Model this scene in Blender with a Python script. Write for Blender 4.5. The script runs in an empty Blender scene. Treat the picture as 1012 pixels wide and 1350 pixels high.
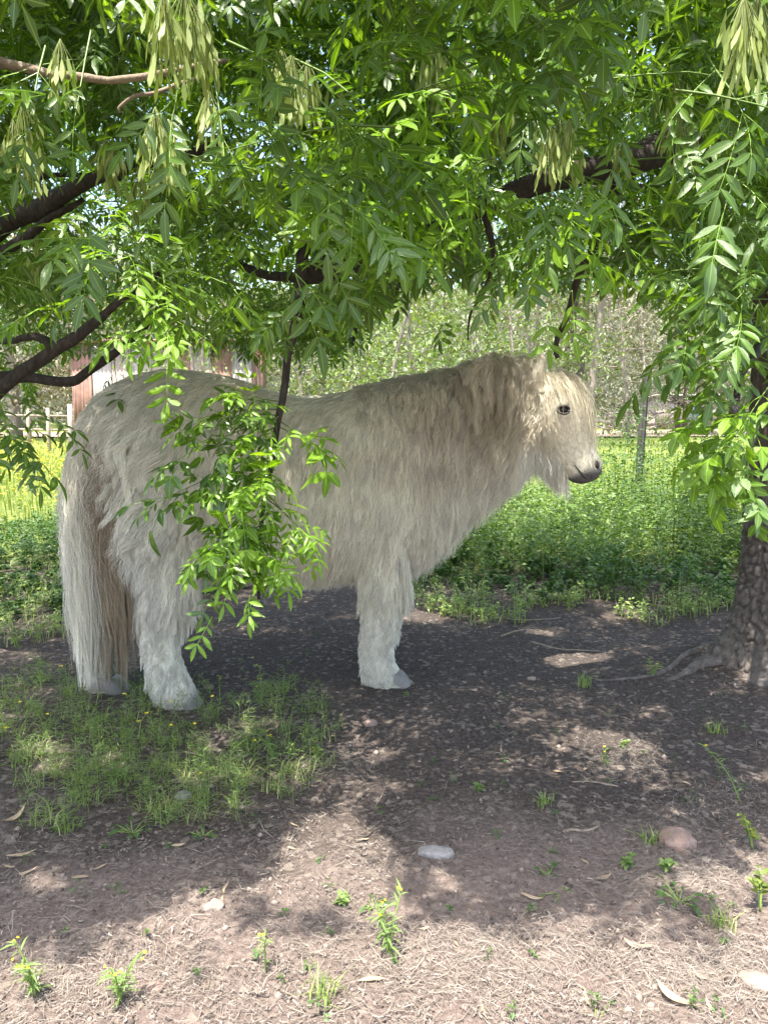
import bpy, math, random
import numpy as np
from mathutils import Vector, Matrix, kdtree
from mathutils.bvhtree import BVHTree

rng = np.random.default_rng(7)
random.seed(7)
S = bpy.context.scene
COL = S.collection
R = math.radians

# ------------------------------------------------------------------ camera
FPX, CX, CY, HOR = 1013.0, 506.0, 675.0, 545.0       # focal length and centre in photo pixels
CAM_H = 0.95
PHI = math.atan((CY - HOR) / FPX)
cam = bpy.data.cameras.new('camera')
cam.sensor_fit = 'HORIZONTAL'; cam.sensor_width = 36.0; cam.lens = 36.0 * FPX / 1012.0
cam.clip_start = 0.05; cam.clip_end = 2000
camo = bpy.data.objects.new('camera', cam); COL.objects.link(camo)
camo.location = (0, 0, CAM_H); camo.rotation_euler = (math.pi / 2 - PHI, 0, 0)
S.camera = camo

# ------------------------------------------------------------------ sky, sun, exposure
SUN_EL, SUN_AZ = R(71), R(-28)                        # azimuth measured from straight behind the camera
SUN = np.array([math.cos(SUN_EL) * math.sin(SUN_AZ), -math.cos(SUN_EL) * math.cos(SUN_AZ), math.sin(SUN_EL)])
world = bpy.data.worlds.new('World'); S.world = world; world.use_nodes = True
wn = world.node_tree.nodes; wl = world.node_tree.links
sky = wn.new('ShaderNodeTexSky'); sky.sky_type = 'NISHITA'; sky.sun_disc = False
sky.sun_elevation = SUN_EL; sky.sun_rotation = math.atan2(SUN[0], SUN[1])
sky.air_density = 1.0; sky.dust_density = 3.5; sky.ozone_density = 1.0
bg = wn['Background']; bg.inputs['Strength'].default_value = 0.15
wl.new(sky.outputs[0], bg.inputs['Color'])
sl = bpy.data.lights.new('sun', 'SUN'); sl.energy = 3.5; sl.angle = R(0.53); sl.color = (1.0, 0.955, 0.88)
so = bpy.data.objects.new('sun', sl); COL.objects.link(so)
so.rotation_euler = Vector(SUN).to_track_quat('Z', 'Y').to_euler(); so.location = (0, 0, 20)
S.view_settings.view_transform = 'Standard'; S.view_settings.look = 'None'
S.view_settings.gamma = 1.0; S.view_settings.use_curve_mapping = False
S.view_settings.exposure = 2.2
S.render.engine = 'CYCLES'
S.cycles.use_denoising = True
S.cycles.max_bounces = 8; S.cycles.diffuse_bounces = 5; S.cycles.glossy_bounces = 2
S.cycles.transmission_bounces = 5; S.cycles.transparent_max_bounces = 6
S.cycles_curves.shape = 'RIBBONS'
S.cycles_curves.subdivisions = 2

# ------------------------------------------------------------------ projection helpers
def ray(px, py):
    x = (px - CX) / FPX; y = -(py - CY) / FPX
    return np.array([x, math.cos(PHI) + y * math.sin(PHI), -math.sin(PHI) + y * math.cos(PHI)])
def P(px, py, Y):
    d = ray(px, py); t = Y / d[1]
    return np.array([d[0] * t, Y, CAM_H + d[2] * t])
def G(px, py):
    d = ray(px, py); t = -CAM_H / d[2]
    return np.array([d[0] * t, d[1] * t, 0.0])
def pix(p):
    p = np.atleast_2d(p)
    X, Y, Z = p[:, 0], p[:, 1], p[:, 2] - CAM_H
    f = Y * math.cos(PHI) - Z * math.sin(PHI); u = Y * math.sin(PHI) + Z * math.cos(PHI)
    f = np.where(f < 0.05, 0.05, f)
    return CX + FPX * X / f, CY - FPX * u / f

# ------------------------------------------------------------------ noise
def _h(ix, iy, iz, s):
    n = (ix * 374761393 + iy * 668265263 + iz * 2147483647 + s * 1274126177) & 0xffffffff
    n = ((n ^ (n >> 13)) * 1274126177) & 0xffffffff
    return ((n ^ (n >> 16)) & 0xffff) / 65535.0
def vnoise(p, s=0):
    p = np.asarray(p, float)
    if p.shape[-1] == 2: p = np.concatenate([p, np.zeros(p.shape[:-1] + (1,))], -1)
    i = np.floor(p).astype(np.int64); f = p - i; f = f * f * (3 - 2 * f)
    r = 0
    for dx in (0, 1):
        for dy in (0, 1):
            for dz in (0, 1):
                w = (f[..., 0] if dx else 1 - f[..., 0]) * (f[..., 1] if dy else 1 - f[..., 1]) * (f[..., 2] if dz else 1 - f[..., 2])
                r = r + w * _h(i[..., 0] + dx, i[..., 1] + dy, i[..., 2] + dz, s)
    return r * 2 - 1
def fbm(p, o=3, s=0):
    p = np.asarray(p, float); r = 0; a = 1.0; t = 0
    for k in range(o):
        r = r + a * vnoise(p * 2 ** k, s + k * 17); t += a; a *= 0.5
    return r / t
def unit(v):
    v = np.asarray(v, float); n = np.linalg.norm(v, axis=-1, keepdims=True)
    return v / np.where(n < 1e-9, 1, n)

# ------------------------------------------------------------------ mesh helpers
def mesh_from(name, V, T, attrs=None, smooth=True):
    """triangles only; attrs: name -> (type, point array)"""
    V = np.asarray(V, np.float32); T = np.asarray(T, np.int32)
    me = bpy.data.meshes.new(name)
    me.vertices.add(len(V)); me.vertices.foreach_set('co', V.ravel())
    me.loops.add(len(T) * 3); me.loops.foreach_set('vertex_index', T.ravel())
    me.polygons.add(len(T)); me.polygons.foreach_set('loop_start', np.arange(0, len(T) * 3, 3, dtype=np.int32))
    me.update(calc_edges=True)
    for k, a in (attrs or {}).items():
        a = np.asarray(a, np.float32)
        if a.ndim == 1:
            at = me.attributes.new(k, 'FLOAT', 'POINT'); at.data.foreach_set('value', a)
        else:
            at = me.attributes.new(k, 'FLOAT_COLOR', 'POINT'); at.data.foreach_set('color', a.ravel())
    if smooth: me.shade_smooth()
    return me
class MB:
    def __init__(self): self.V = []; self.T = []; self.A = {}; self.n = 0
    def add(self, V, T, **attrs):
        V = np.asarray(V, float); T = np.asarray(T, int)
        self.V.append(V); self.T.append(T + self.n); self.n += len(V)
        for k, a in attrs.items():
            a = np.asarray(a, float)
            if a.ndim == 0: a = np.full(len(V), float(a))
            self.A.setdefault(k, []).append(a)
        return self
    def mesh(self, name, smooth=True):
        return mesh_from(name, np.concatenate(self.V), np.concatenate(self.T), {k: np.concatenate(a) for k, a in self.A.items()}, smooth)
def quads(Q):
    Q = np.asarray(Q, int)
    return np.concatenate([Q[:, [0, 1, 2]], Q[:, [0, 2, 3]]])
def obj(name, me, mat=None, parent=None, matrix=None):
    o = bpy.data.objects.new(name, me); COL.objects.link(o)
    if mat is not None and me is not None and len(me.materials) == 0: me.materials.append(mat)
    if parent is not None:
        o.parent = parent
    if matrix is not None: o.matrix_local = Matrix(matrix.tolist() if hasattr(matrix, 'tolist') else matrix)
    return o
def empty(name, loc=(0, 0, 0)):
    o = bpy.data.objects.new(name, None); COL.objects.link(o); o.location = loc; o.empty_display_size = .1
    return o
def tag(o, label=None, cat=None, group=None, kind=None):
    if label: o['label'] = label
    if cat: o['category'] = cat
    if group: o['group'] = group
    if kind: o['kind'] = kind
    return o
def frames(pts):
    pts = np.asarray(pts, float); t = np.gradient(pts, axis=0); t = unit(t)
    up = np.array([0.13, 0.31, 0.94]); 
    if abs(t[0] @ up) > .9: up = np.array([0.9, .3, .1])
    N = []; n = unit(np.cross(np.cross(t[0], up), t[0]))
    for k in range(len(pts)):
        n = unit(n - t[k] * (n @ t[k])); N.append(n)
    N = np.array(N); return t, N, np.cross(t, N)
def tube(pts, rad, sides=8, bump=0.0, seed=0, caps=True):
    pts = np.asarray(pts, float); n = len(pts); rad = np.broadcast_to(np.asarray(rad, float), (n,))
    t, N, B = frames(pts)
    a = np.linspace(0, 2 * np.pi, sides, endpoint=False)
    V = pts[:, None] + rad[:, None, None] * (np.cos(a)[None, :, None] * N[:, None] + np.sin(a)[None, :, None] * B[:, None])
    if bump: 
        d = V - pts[:, None]
        V = pts[:, None] + d * (1 + bump * fbm(V * (0.6 / max(rad.mean(), 1e-3)) + seed, 2, 3))[..., None]
    V = V.reshape(-1, 3)
    i = np.arange(n - 1)[:, None] * sides; j = np.arange(sides)[None]; k = (j + 1) % sides
    Q = np.stack([i + j, i + k, i + sides + k, i + sides + j], -1).reshape(-1, 4)
    T = quads(Q)
    if caps:
        V = np.concatenate([V, pts[[0, -1]]]); c = n * sides
        T = np.concatenate([T, np.stack([np.full(sides, c), (np.arange(sides) + 1) % sides, np.arange(sides)], -1),
                            np.stack([np.full(sides, c + 1), (n - 1) * sides + np.arange(sides), (n - 1) * sides + (np.arange(sides) + 1) % sides], -1)])
    return V, T
def spline(pts, n):
    """Catmull-Rom through pts (any width of columns)"""
    pts = np.asarray(pts, float)
    if len(pts) == 2: return pts[0] + (pts[1] - pts[0]) * np.linspace(0, 1, n)[:, None]
    q = np.concatenate([[2 * pts[0] - pts[1]], pts, [2 * pts[-1] - pts[-2]]])
    u = np.linspace(0, len(pts) - 1 - 1e-6, n); i = u.astype(int); f = (u - i)[:, None]
    a, b, c, d = q[i], q[i + 1], q[i + 2], q[i + 3]
    return 0.5 * (2 * b + (c - a) * f + (2 * a - 5 * b + 4 * c - d) * f ** 2 + (3 * b - a - 3 * c + d) * f ** 3)
def rot_axis(ax, an): return np.array(Matrix.Rotation(an, 3, Vector(ax)))

# ------------------------------------------------------------------ materials
def new_mat(name):
    m = bpy.data.materials.new(name); m.use_nodes = True
    nt = m.node_tree; b = nt.nodes['Principled BSDF']
    return m, nt, b
def node(nt, t, **kw):
    n = nt.nodes.new(t)
    for k, v in kw.items(): setattr(n, k, v)
    return n
def ramp(nt, fac, stops):
    r = node(nt, 'ShaderNodeValToRGB'); e = r.color_ramp.elements
    while len(e) > 2: e.remove(e[-1])
    for i, (p, c) in enumerate(stops):
        x = e[i] if i < 2 else e.new(p)
        x.position = p; x.color = (*c, 1)
    nt.links.new(fac, r.inputs[0]); return r.outputs[0]
def noise_tex(nt, scale, detail=6, rough=.6, vec=None, dist=0.0):
    n = node(nt, 'ShaderNodeTexNoise'); n.inputs['Scale'].default_value = scale; n.inputs['Detail'].default_value = detail
    n.inputs['Roughness'].default_value = rough; n.inputs['Distortion'].default_value = dist
    if vec is not None: nt.links.new(vec, n.inputs['Vector'])
    return n.outputs['Fac']
def coords(nt, which='Object'):
    return node(nt, 'ShaderNodeTexCoord').outputs[which]
def bump(nt, b, h, strength, dist):
    n = node(nt, 'ShaderNodeBump'); n.inputs['Strength'].default_value = strength; n.inputs['Distance'].default_value = dist
    nt.links.new(h, n.inputs['Height']); nt.links.new(n.outputs[0], b.inputs['Normal'])
    return n
def mixc(nt, fac, a, b, mode='MIX'):
    m = node(nt, 'ShaderNodeMix', data_type='RGBA', blend_type=mode)
    for s, v in ((0, fac), (6, a), (7, b)):
        if isinstance(v, (int, float)): m.inputs[s].default_value = v
        elif isinstance(v, tuple): m.inputs[s].default_value = (*v, 1)
        else: nt.links.new(v, m.inputs[s])
    return m.outputs[2]
def attr(nt, name, out='Fac'):
    a = node(nt, 'ShaderNodeAttribute', attribute_name=name); return a.outputs[out]
def math_n(nt, op, a, b=None):
    m = node(nt, 'ShaderNodeMath', operation=op)
    for s, v in ((0, a), (1, b)):
        if v is None: continue
        if isinstance(v, (int, float)): m.inputs[s].default_value = v
        else: nt.links.new(v, m.inputs[s])
    return m.outputs[0]

def leaf_material(name, c_dark, c_mid, c_light, trans=.4, rough=.36, midrib=True, tcol=None, spec=.5):
    m, nt, b = new_mat(name)
    rnd = node(nt, 'ShaderNodeObjectInfo').outputs['Random']
    t = math_n(nt, 'ADD', attr(nt, 'tint'), math_n(nt, 'MULTIPLY', math_n(nt, 'SUBTRACT', rnd, .5), .25))
    c = ramp(nt, t, [(0.0, c_dark), (.5, c_mid), (1.0, c_light)])
    c = mixc(nt, math_n(nt, 'MULTIPLY', noise_tex(nt, 55, 3), .3), c, tuple(x * .55 for x in c_mid))
    if midrib:
        mr = node(nt, 'ShaderNodeMapRange'); mr.inputs[1].default_value = .03; mr.inputs[2].default_value = .14
        mr.inputs[3].default_value = .55; mr.inputs[4].default_value = 0
        nt.links.new(attr(nt, 'mid'), mr.inputs[0])
        c = mixc(nt, mr.outputs[0], c, tuple(min(1, x * 2.2 + .03) for x in c_light))
    back = node(nt, 'ShaderNodeNewGeometry').outputs['Backfacing']
    c2 = mixc(nt, math_n(nt, 'MULTIPLY', back, .35), c, tuple(min(1, x * 1.3 + .03) for x in c_mid))
    nt.links.new(c2, b.inputs['Base Color']); b.inputs['Roughness'].default_value = rough
    b.inputs['Specular IOR Level'].default_value = spec
    bump(nt, b, noise_tex(nt, 160, 2), .25, .002)
    tr = node(nt, 'ShaderNodeBsdfTranslucent')
    tc = mixc(nt, 1.0, c, tcol or (1.5, 1.6, .55), 'MULTIPLY')
    nt.links.new(tc, tr.inputs[0])
    mx = node(nt, 'ShaderNodeMixShader'); mx.inputs[0].default_value = trans
    nt.links.new(b.outputs[0], mx.inputs[1]); nt.links.new(tr.outputs[0], mx.inputs[2])
    nt.links.new(mx.outputs[0], nt.nodes['Material Output'].inputs[0])
    return m
M = {}
M['leaf'] = leaf_material('ash_leaf', (.034, .084, .012), (.072, .146, .016), (.135, .228, .026), .44, .28, tcol=(1.6, 1.55, .4), spec=.65)
M['young'] = leaf_material('young_sunlit_leaf', (.09, .19, .012), (.145, .27, .015), (.22, .36, .03), .48, .38, tcol=(1.4, 1.4, .4))
M['seed'] = leaf_material('seed_key', (.24, .32, .08), (.32, .40, .12), (.42, .48, .18), .4, .5, False, (1.3, 1.25, .7))
M['weed'] = leaf_material('weed_leaf', (.032, .07, .016), (.058, .118, .022), (.11, .19, .035), .35, .5, False)
M['weed_pale'] = leaf_material('pale_weed_leaf', (.10, .17, .045), (.15, .23, .06), (.23, .30, .10), .4, .5, False)
M['grass'] = leaf_material('grass_blade', (.12, .185, .04), (.21, .29, .075), (.38, .40, .17), .3, .5, False)
M['meadow'] = leaf_material('meadow_blade', (.10, .15, .025), (.165, .215, .04), (.29, .29, .07), .4, .5, False)
M['flower'] = leaf_material('yellow_petal', (.65, .5, .02), (.75, .6, .03), (.8, .68, .05), .3, .5, False, (1, 1, .6))
M['gum'] = leaf_material('hazy_gum_leaf', (.085, .094, .06), (.15, .156, .10), (.24, .232, .16), .3, .5, False, (1.2, 1.2, .6))  # leaf colour paled and greyed to stand in for distance haze
M['greengum'] = leaf_material('bright_tree_leaf', (.075, .12, .027), (.125, .185, .048), (.20, .25, .085), .35, .5, False)
M['drytree'] = leaf_material('dry_tree_leaf', (.13, .11, .065), (.20, .17, .105), (.29, .25, .16), .3, .6, False, (1.1, 1, .6))
M['straw'] = leaf_material('straw', (.07, .054, .044), (.18, .148, .12), (.39, .345, .29), .12, .7, False, (1, .9, .7))
M['dryleaf'] = leaf_material('dry_leaf_brown', (.2, .13, .075), (.33, .24, .15), (.45, .36, .25), .15, .6, True, (1, .8, .5))

def bark_mat(name, c1, c2, c3, scale=60, crack=.012):
    m, nt, b = new_mat(name); co = coords(nt)
    mp = node(nt, 'ShaderNodeMapping'); mp.inputs['Scale'].default_value = (1, 1, .45); nt.links.new(co, mp.inputs[0])
    n1 = noise_tex(nt, scale, 8, .65, mp.outputs[0], .4); n2 = noise_tex(nt, 9, 4, .6, co)
    c = ramp(nt, n1, [(.28, c1), (.52, c2), (.75, c3)])
    c = mixc(nt, math_n(nt, 'MULTIPLY', n2, .45), c, c2)
    nt.links.new(c, b.inputs['Base Color']); b.inputs['Roughness'].default_value = .9
    b.inputs['Specular IOR Level'].default_value = .2
    bump(nt, b, n1, .9, crack); return m
M['bark'] = bark_mat('ash_bark', (.06, .05, .045), (.13, .11, .095), (.24, .215, .19))
M['bark_dark'] = bark_mat('dark_branch_bark', (.026, .022, .020), (.056, .047, .041), (.11, .094, .082))
M['bark_pale'] = bark_mat('pale_twig_bark', (.16, .12, .085), (.27, .215, .16), (.38, .32, .25))
M['gumbark'] = bark_mat('gum_bark', (.13, .105, .09), (.24, .2, .17), (.38, .34, .3), 12, .02)
M['darkgum'] = bark_mat('dark_gum_bark', (.045, .035, .03), (.09, .068, .06), (.17, .135, .12), 12, .02)
M['wood'] = bark_mat('weathered_timber', (.17, .14, .12), (.3, .25, .21), (.42, .37, .32), 20, .004)
M['green_stem'] = leaf_material('green_stalk', (.12, .2, .04), (.17, .26, .05), (.26, .34, .1), .1, .5, False)

def stone_mat(name, c1, c2, c3):
    m, nt, b = new_mat(name); co = coords(nt)
    n1 = noise_tex(nt, 30, 10, .7, co)
    nt.links.new(ramp(nt, n1, [(.3, c1), (.5, c2), (.72, c3)]), b.inputs['Base Color']); b.inputs['Roughness'].default_value = .9
    bump(nt, b, noise_tex(nt, 120, 8, .7, co), .7, .004); return m
M['brownstone'] = stone_mat('brown_stone', (.14, .095, .075), (.22, .15, .12), (.32, .24, .2))
M['greystone'] = stone_mat('grey_stone', (.15, .14, .13), (.23, .22, .205), (.34, .325, .30))
M['tanstone'] = stone_mat('tan_stone', (.16, .12, .095), (.235, .185, .15), (.33, .27, .225))

def plain(name, c, rough=.6, metal=0.0, var=.25, scale=8):
    m, nt, b = new_mat(name)
    n = noise_tex(nt, scale, 6, .6, coords(nt))
    nt.links.new(ramp(nt, n, [(.3, tuple(x * (1 - var) for x in c)), (.7, tuple(min(1, x * (1 + var)) for x in c))]), b.inputs['Base Color'])
    b.inputs['Roughness'].default_value = rough; b.inputs['Metallic'].default_value = metal
    bump(nt, b, noise_tex(nt, scale * 8, 4, .6, coords(nt)), .2, .003); return m
M['picket'] = plain('dark_steel', (.016, .013, .012), .85, 0)
M['rust'] = plain('rusty_sheet', (.22, .12, .09), .7, .1, .35, 3)
M['palesheet'] = plain('pale_sheet', (.25, .225, .205), .5, .1, .15, 3)
M['roofsheet'] = plain('grey_roof_sheet', (.45, .47, .52), .45, .2, .12, 2)
M['darkbox'] = plain('dark_blue_panel', (.06, .085, .1), .5)

# ground: trodden soil under the trees, its colour darkened to add to their shade, paler reddish dust and straw in the open, grass beyond
def ground_material():
    m, nt, b = new_mat('paddock_soil'); co = coords(nt)
    big = noise_tex(nt, 1.3, 5, .6, co); mid = noise_tex(nt, 9, 8, .7, co, .5); fine = noise_tex(nt, 90, 8, .75, co)
    grit = noise_tex(nt, 420, 3, .6, co)
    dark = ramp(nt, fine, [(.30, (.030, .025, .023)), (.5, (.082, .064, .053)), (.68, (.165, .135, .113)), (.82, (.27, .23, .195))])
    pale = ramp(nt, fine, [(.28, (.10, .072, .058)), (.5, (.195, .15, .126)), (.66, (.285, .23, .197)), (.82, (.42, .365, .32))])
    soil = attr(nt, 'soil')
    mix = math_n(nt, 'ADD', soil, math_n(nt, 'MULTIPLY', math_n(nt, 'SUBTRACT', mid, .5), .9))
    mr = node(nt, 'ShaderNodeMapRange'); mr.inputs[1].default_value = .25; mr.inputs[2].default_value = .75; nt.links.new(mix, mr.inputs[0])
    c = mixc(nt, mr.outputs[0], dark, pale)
    v = node(nt, 'ShaderNodeTexVoronoi'); v.inputs['Scale'].default_value = 70; nt.links.new(co, v.inputs['Vector'])
    spk = node(nt, 'ShaderNodeMapRange'); spk.inputs[1].default_value = .86; spk.inputs[2].default_value = .95
    sp = node(nt, 'ShaderNodeSeparateColor'); nt.links.new(v.outputs['Color'], sp.inputs[0]); nt.links.new(sp.outputs[0], spk.inputs[0])
    c = mixc(nt, math_n(nt, 'MULTIPLY', spk.outputs[0], .5), c, (.33, .27, .22))
    green = ramp(nt, mid, [(.3, (.09, .12, .03)), (.55, (.15, .185, .045)), (.75, (.25, .245, .09))])
    gm = math_n(nt, 'ADD', attr(nt, 'green'), math_n(nt, 'MULTIPLY', math_n(nt, 'SUBTRACT', big, .5), .5))
    mg = node(nt, 'ShaderNodeMapRange'); mg.inputs[1].default_value = .35; mg.inputs[2].default_value = .65; nt.links.new(gm, mg.inputs[0])
    c = mixc(nt, mg.outputs[0], c, green)
    nt.links.new(c, b.inputs['Base Color']); b.inputs['Roughness'].default_value = .95; b.inputs['Specular IOR Level'].default_value = .15
    h = math_n(nt, 'ADD', math_n(nt, 'MULTIPLY', mid, .8), math_n(nt, 'ADD', math_n(nt, 'MULTIPLY', fine, .5), math_n(nt, 'MULTIPLY', grit, .15)))
    bump(nt, b, h, 1.0, .022); return m
M['soil'] = ground_material()
M['road'] = plain('gravel_track', (.25, .185, .14), .95, 0, .2, 3)

# ------------------------------------------------------------------ the ground
def gh(x, y):
    x = np.asarray(x, float); y = np.asarray(y, float)
    p = np.stack([x, y], -1)
    near = np.exp(-np.maximum(0, np.hypot(x, y - 3) - 5) / 6.0)
    h = near * (.020 * fbm(p * 1.6, 3, 5) + .010 * fbm(p * 8, 3, 9) + .0045 * fbm(p * 38, 2, 13))
    h = h + .04 * np.exp(-((x - 1.46) ** 2 + (y - 2.78) ** 2) / .12)            # soil heaped round the trunk
    return h + (1 - near) * .12 * fbm(p * .12, 2, 21)
def axis_pts(c0, c1, step, far, grow=1.13):
    a = list(np.arange(c0, c1 + 1e-6, step)); s = step
    while a[-1] < far: s *= grow; a.append(a[-1] + s)
    s = step
    while a[0] > -far: s *= grow; a.insert(0, a[0] - s)
    return np.array(a)
gx = axis_pts(-1.9, 1.9, .013, 420); gy = axis_pts(1.0, 3.9, .013, 420)
XX, YY = np.meshgrid(gx, gy); ZZ = gh(XX, YY)
V = np.stack([XX, YY, ZZ], -1).reshape(-1, 3)
nx, ny = len(gx), len(gy)
ii, jj = np.meshgrid(np.arange(nx - 1), np.arange(ny - 1)); a0 = (jj * nx + ii).ravel()
T = quads(np.stack([a0, a0 + 1, a0 + 1 + nx, a0 + nx], -1))
xf, yf = V[:, 0], V[:, 1]
edge = fbm(V[:, :2] * 2.2, 3, 31)
# open ground by the track in front is dusty and pale, trodden earth under the trees is dark, part of its shade in the colour
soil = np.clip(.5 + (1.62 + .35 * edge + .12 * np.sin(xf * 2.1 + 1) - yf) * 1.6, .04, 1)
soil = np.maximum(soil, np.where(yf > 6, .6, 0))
green = np.clip((yf - 5.2 + edge * .8) * .8, 0, 1)
green = np.maximum(green, np.clip((yf - 3.6 + edge * .6) * .5, 0, 1) * .75)
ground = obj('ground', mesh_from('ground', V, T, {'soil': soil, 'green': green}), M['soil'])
tag(ground, kind='structure')
# far gravel track, a sheet just above the ground
rx = np.linspace(-90, 120, 60)
rv = np.concatenate([np.stack([rx, 30 + 1.5 * np.sin(rx * .05), 0 * rx], -1), np.stack([rx, 41 + 1.5 * np.sin(rx * .05), 0 * rx], -1)])
rv[:, 2] = gh(rv[:, 0], rv[:, 1]) + .06
i = np.arange(59)
tag(obj('road', mesh_from('road', rv, quads(np.stack([i, i + 1, i + 61, i + 60], -1))), M['road']), kind='structure')

# low wooded hills far behind
hx, hy = np.meshgrid(np.linspace(-260, 280, 260), np.linspace(80, 220, 60)); q = np.stack([hx, hy], -1)
hz = np.clip((hy - 80) / 60, 0, 1) ** .7 * (25 + 7 * fbm(q * .012, 3, 700)) + np.clip((hy - 80) / 10, 0, 1) * (1.6 * fbm(q * .16, 3, 710) + 1.2 * fbm(q * .5, 2, 715)) - .8
i_, j_ = np.meshgrid(np.arange(259), np.arange(59)); a0 = (j_ * 260 + i_).ravel()
m, nt, b = new_mat('wooded_hill'); n1 = noise_tex(nt, .5, 8, .75, coords(nt)); nt.links.new(ramp(nt, n1, [(.3, (.035, .045, .028)), (.5, (.075, .082, .05)), (.7, (.14, .135, .095))]), b.inputs['Base Color']); b.inputs['Roughness'].default_value = 1; b.inputs['Specular IOR Level'].default_value = 0
bump(nt, b, n1, 1, 1.5)
tag(obj('hills', mesh_from('hills', np.stack([hx, hy, hz], -1).reshape(-1, 3), quads(np.stack([a0, a0 + 1, a0 + 261, a0 + 260], -1))), m), kind='structure')
# ------------------------------------------------------------------ where sun reaches the ground (gaps in the crowns)
LB_X = [-400, 0, 100, 160, 250, 330, 400, 450, 480, 520, 560, 620, 700, 800, 850, 900, 1012, 1400]
LB_Y = [1270, 1270, 1260, 1222, 1192, 1165, 1105, 1070, 1090, 1160, 1222, 1240, 1232, 1190, 1160, 1140, 1115, 1100]
LIT = [(440, 1095, 55, 28), (60, 1165, 42, 18), (800, 985, 46, 24), (880, 1030, 46, 14), (560, 817, 38, 7), (770, 862, 34, 7),
       (1000, 1022, 30, 10), (520, 1027, 30, 8), (715, 836, 22, 5), (820, 812, 30, 6), (700, 905, 16, 5), (362, 1004, 48, 22), (255, 1022, 36, 13), (150, 1008, 24, 9), (55, 985, 30, 9), (330, 1062, 30, 10), (590, 1165, 40, 14), (860, 935, 20, 6), (70, 1010, 30, 10)]
SHD = [(470, 1222, 60, 16), (300, 1265, 36, 10), (1005, 1195, 30, 18), (560, 1262, 34, 9), (720, 1262, 46, 10), (200, 1282, 40, 9), (365, 1212, 62, 26), (875, 1215, 85, 38), (950, 1240, 45, 25), (120, 1225, 60, 18)]
def sunlit(g):
    px, py = pix(np.concatenate([g[:, :2], np.zeros((len(g), 1))], 1))
    wob = 40 * fbm(g[:, :2] * 7, 3, 77)
    lit = py > np.interp(px, LB_X, LB_Y) + wob
    for e in SHD: lit &= ~(((px - e[0]) / e[2]) ** 2 + ((py - e[1]) / e[3]) ** 2 < 1)
    for e in LIT: lit |= ((px - e[0]) / e[2]) ** 2 + ((py - e[1]) / e[3]) ** 2 < 1
    lit |= (g[:, 1] > 5.3 + .5 * np.sin(g[:, 0] * 3)) | (g[:, 1] < .9)
    return lit
FACE = [P(752, 575, 2.66), P(748, 595, 2.66), P(760, 590, 2.68), P(742, 572, 2.66), P(738, 588, 2.66), P(744, 560, 2.66), P(737, 600, 2.66), P(751, 585, 2.66), P(735, 580, 2.66), P(722, 625, 2.68), P(731, 640, 2.68), P(766, 592, 2.70), P(738, 612, 2.66), P(752, 600, 2.66), P(728, 655, 2.68)]
SPRAY = [P(320, 730, 1.93), P(300, 700, 1.92), P(340, 755, 1.95), P(360, 700, 1.95), P(285, 745, 1.92)]
TUFT = [P(500, 200, 1.6), P(460, 230, 1.55), P(540, 230, 1.58), P(700, 320, 1.6), P(760, 300, 1.6), P(590, 260, 1.6)]
TOPS = [P(*a) for a in [(40, 60, 1.6), (120, 130, 1.6), (60, 200, 1.7), (235, 140, 1.4), (300, 170, 1.4), (230, 40, 1.4), (330, 60, 1.6), (420, 60, 1.7), (150, 300, 1.8), (215, 400, 1.75), (170, 400, 1.8), (840, 130, 1.5), (760, 140, 1.6), (950, 150, 1.35), (980, 60, 1.35), (960, 570, 1.36), (990, 620, 1.3), (690, 110, 1.5), (620, 100, 1.8), (20, 130, 1.7), (100, 30, 1.6), (280, 250, 1.8), (920, 560, 1.42), (950, 520, 1.42), (700, 250, 1.7)]]
SUNNY = [(f, .075) for f in TOPS] + [(f, .078) for f in FACE] + [(f, .12) for f in SPRAY] + [(f, .08) for f in TUFT]
def in_gap(p):
    """p (n,3): would a leaf here stop one of the beams that reach the ground or the pony's face?"""
    g = p - SUN * (p[:, 2:3] / SUN[2])
    k = sunlit(g)
    for f, rad in SUNNY:
        d = p - f; t = d @ SUN; q = d - t[:, None] * SUN
        k |= (t > .06) & (np.linalg.norm(q, axis=1) < rad)
    return k

# ------------------------------------------------------------------ ash leaves: leaflets set in pairs on a stalk
def leaflet_geo(seed, stations=3, wide=.30):
    r = np.random.default_rng(seed)
    ts = {3: [.22, .5, .78], 1: [.45]}[stations]
    ws = {3: [.74, 1.0, .62], 1: [1.0]}[stations]
    fold = r.uniform(.15, .45); droop = r.uniform(.05, .3); tw = r.uniform(-.25, .25)
    V = [[0, 0, 0]]; mid = [0.0]
    for t, w in zip(ts, ws):
        z = -droop * t * t; hw = w * wide / 2
        for s in (-1, 0, 1):
            V.append([t, s * hw, z + abs(s) * hw * fold + s * hw * tw * t]); mid.append(abs(s) * 1.0)
    V.append([1, r.uniform(-.04, .04), -droop]); mid.append(0.0)
    T = [[0, 2, 1], [0, 3, 2]]; n = len(ts)
    for k in range(n - 1):
        a = 1 + 3 * k; b = a + 3
        T += [[a, a + 1, b + 1], [a, b + 1, b], [a + 1, a + 2, b + 2], [a + 1, b + 2, b + 1]]
    a = 1 + 3 * (n - 1); e = len(V) - 1
    T += [[a, a + 1, e], [a + 1, a + 2, e]]
    return np.array(V, float), np.array(T), np.array(mid)
LEAFLETS = [leaflet_geo(s) for s in range(6)]
LEAFLETS_LOW = [leaflet_geo(s, 1) for s in range(6)]
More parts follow.
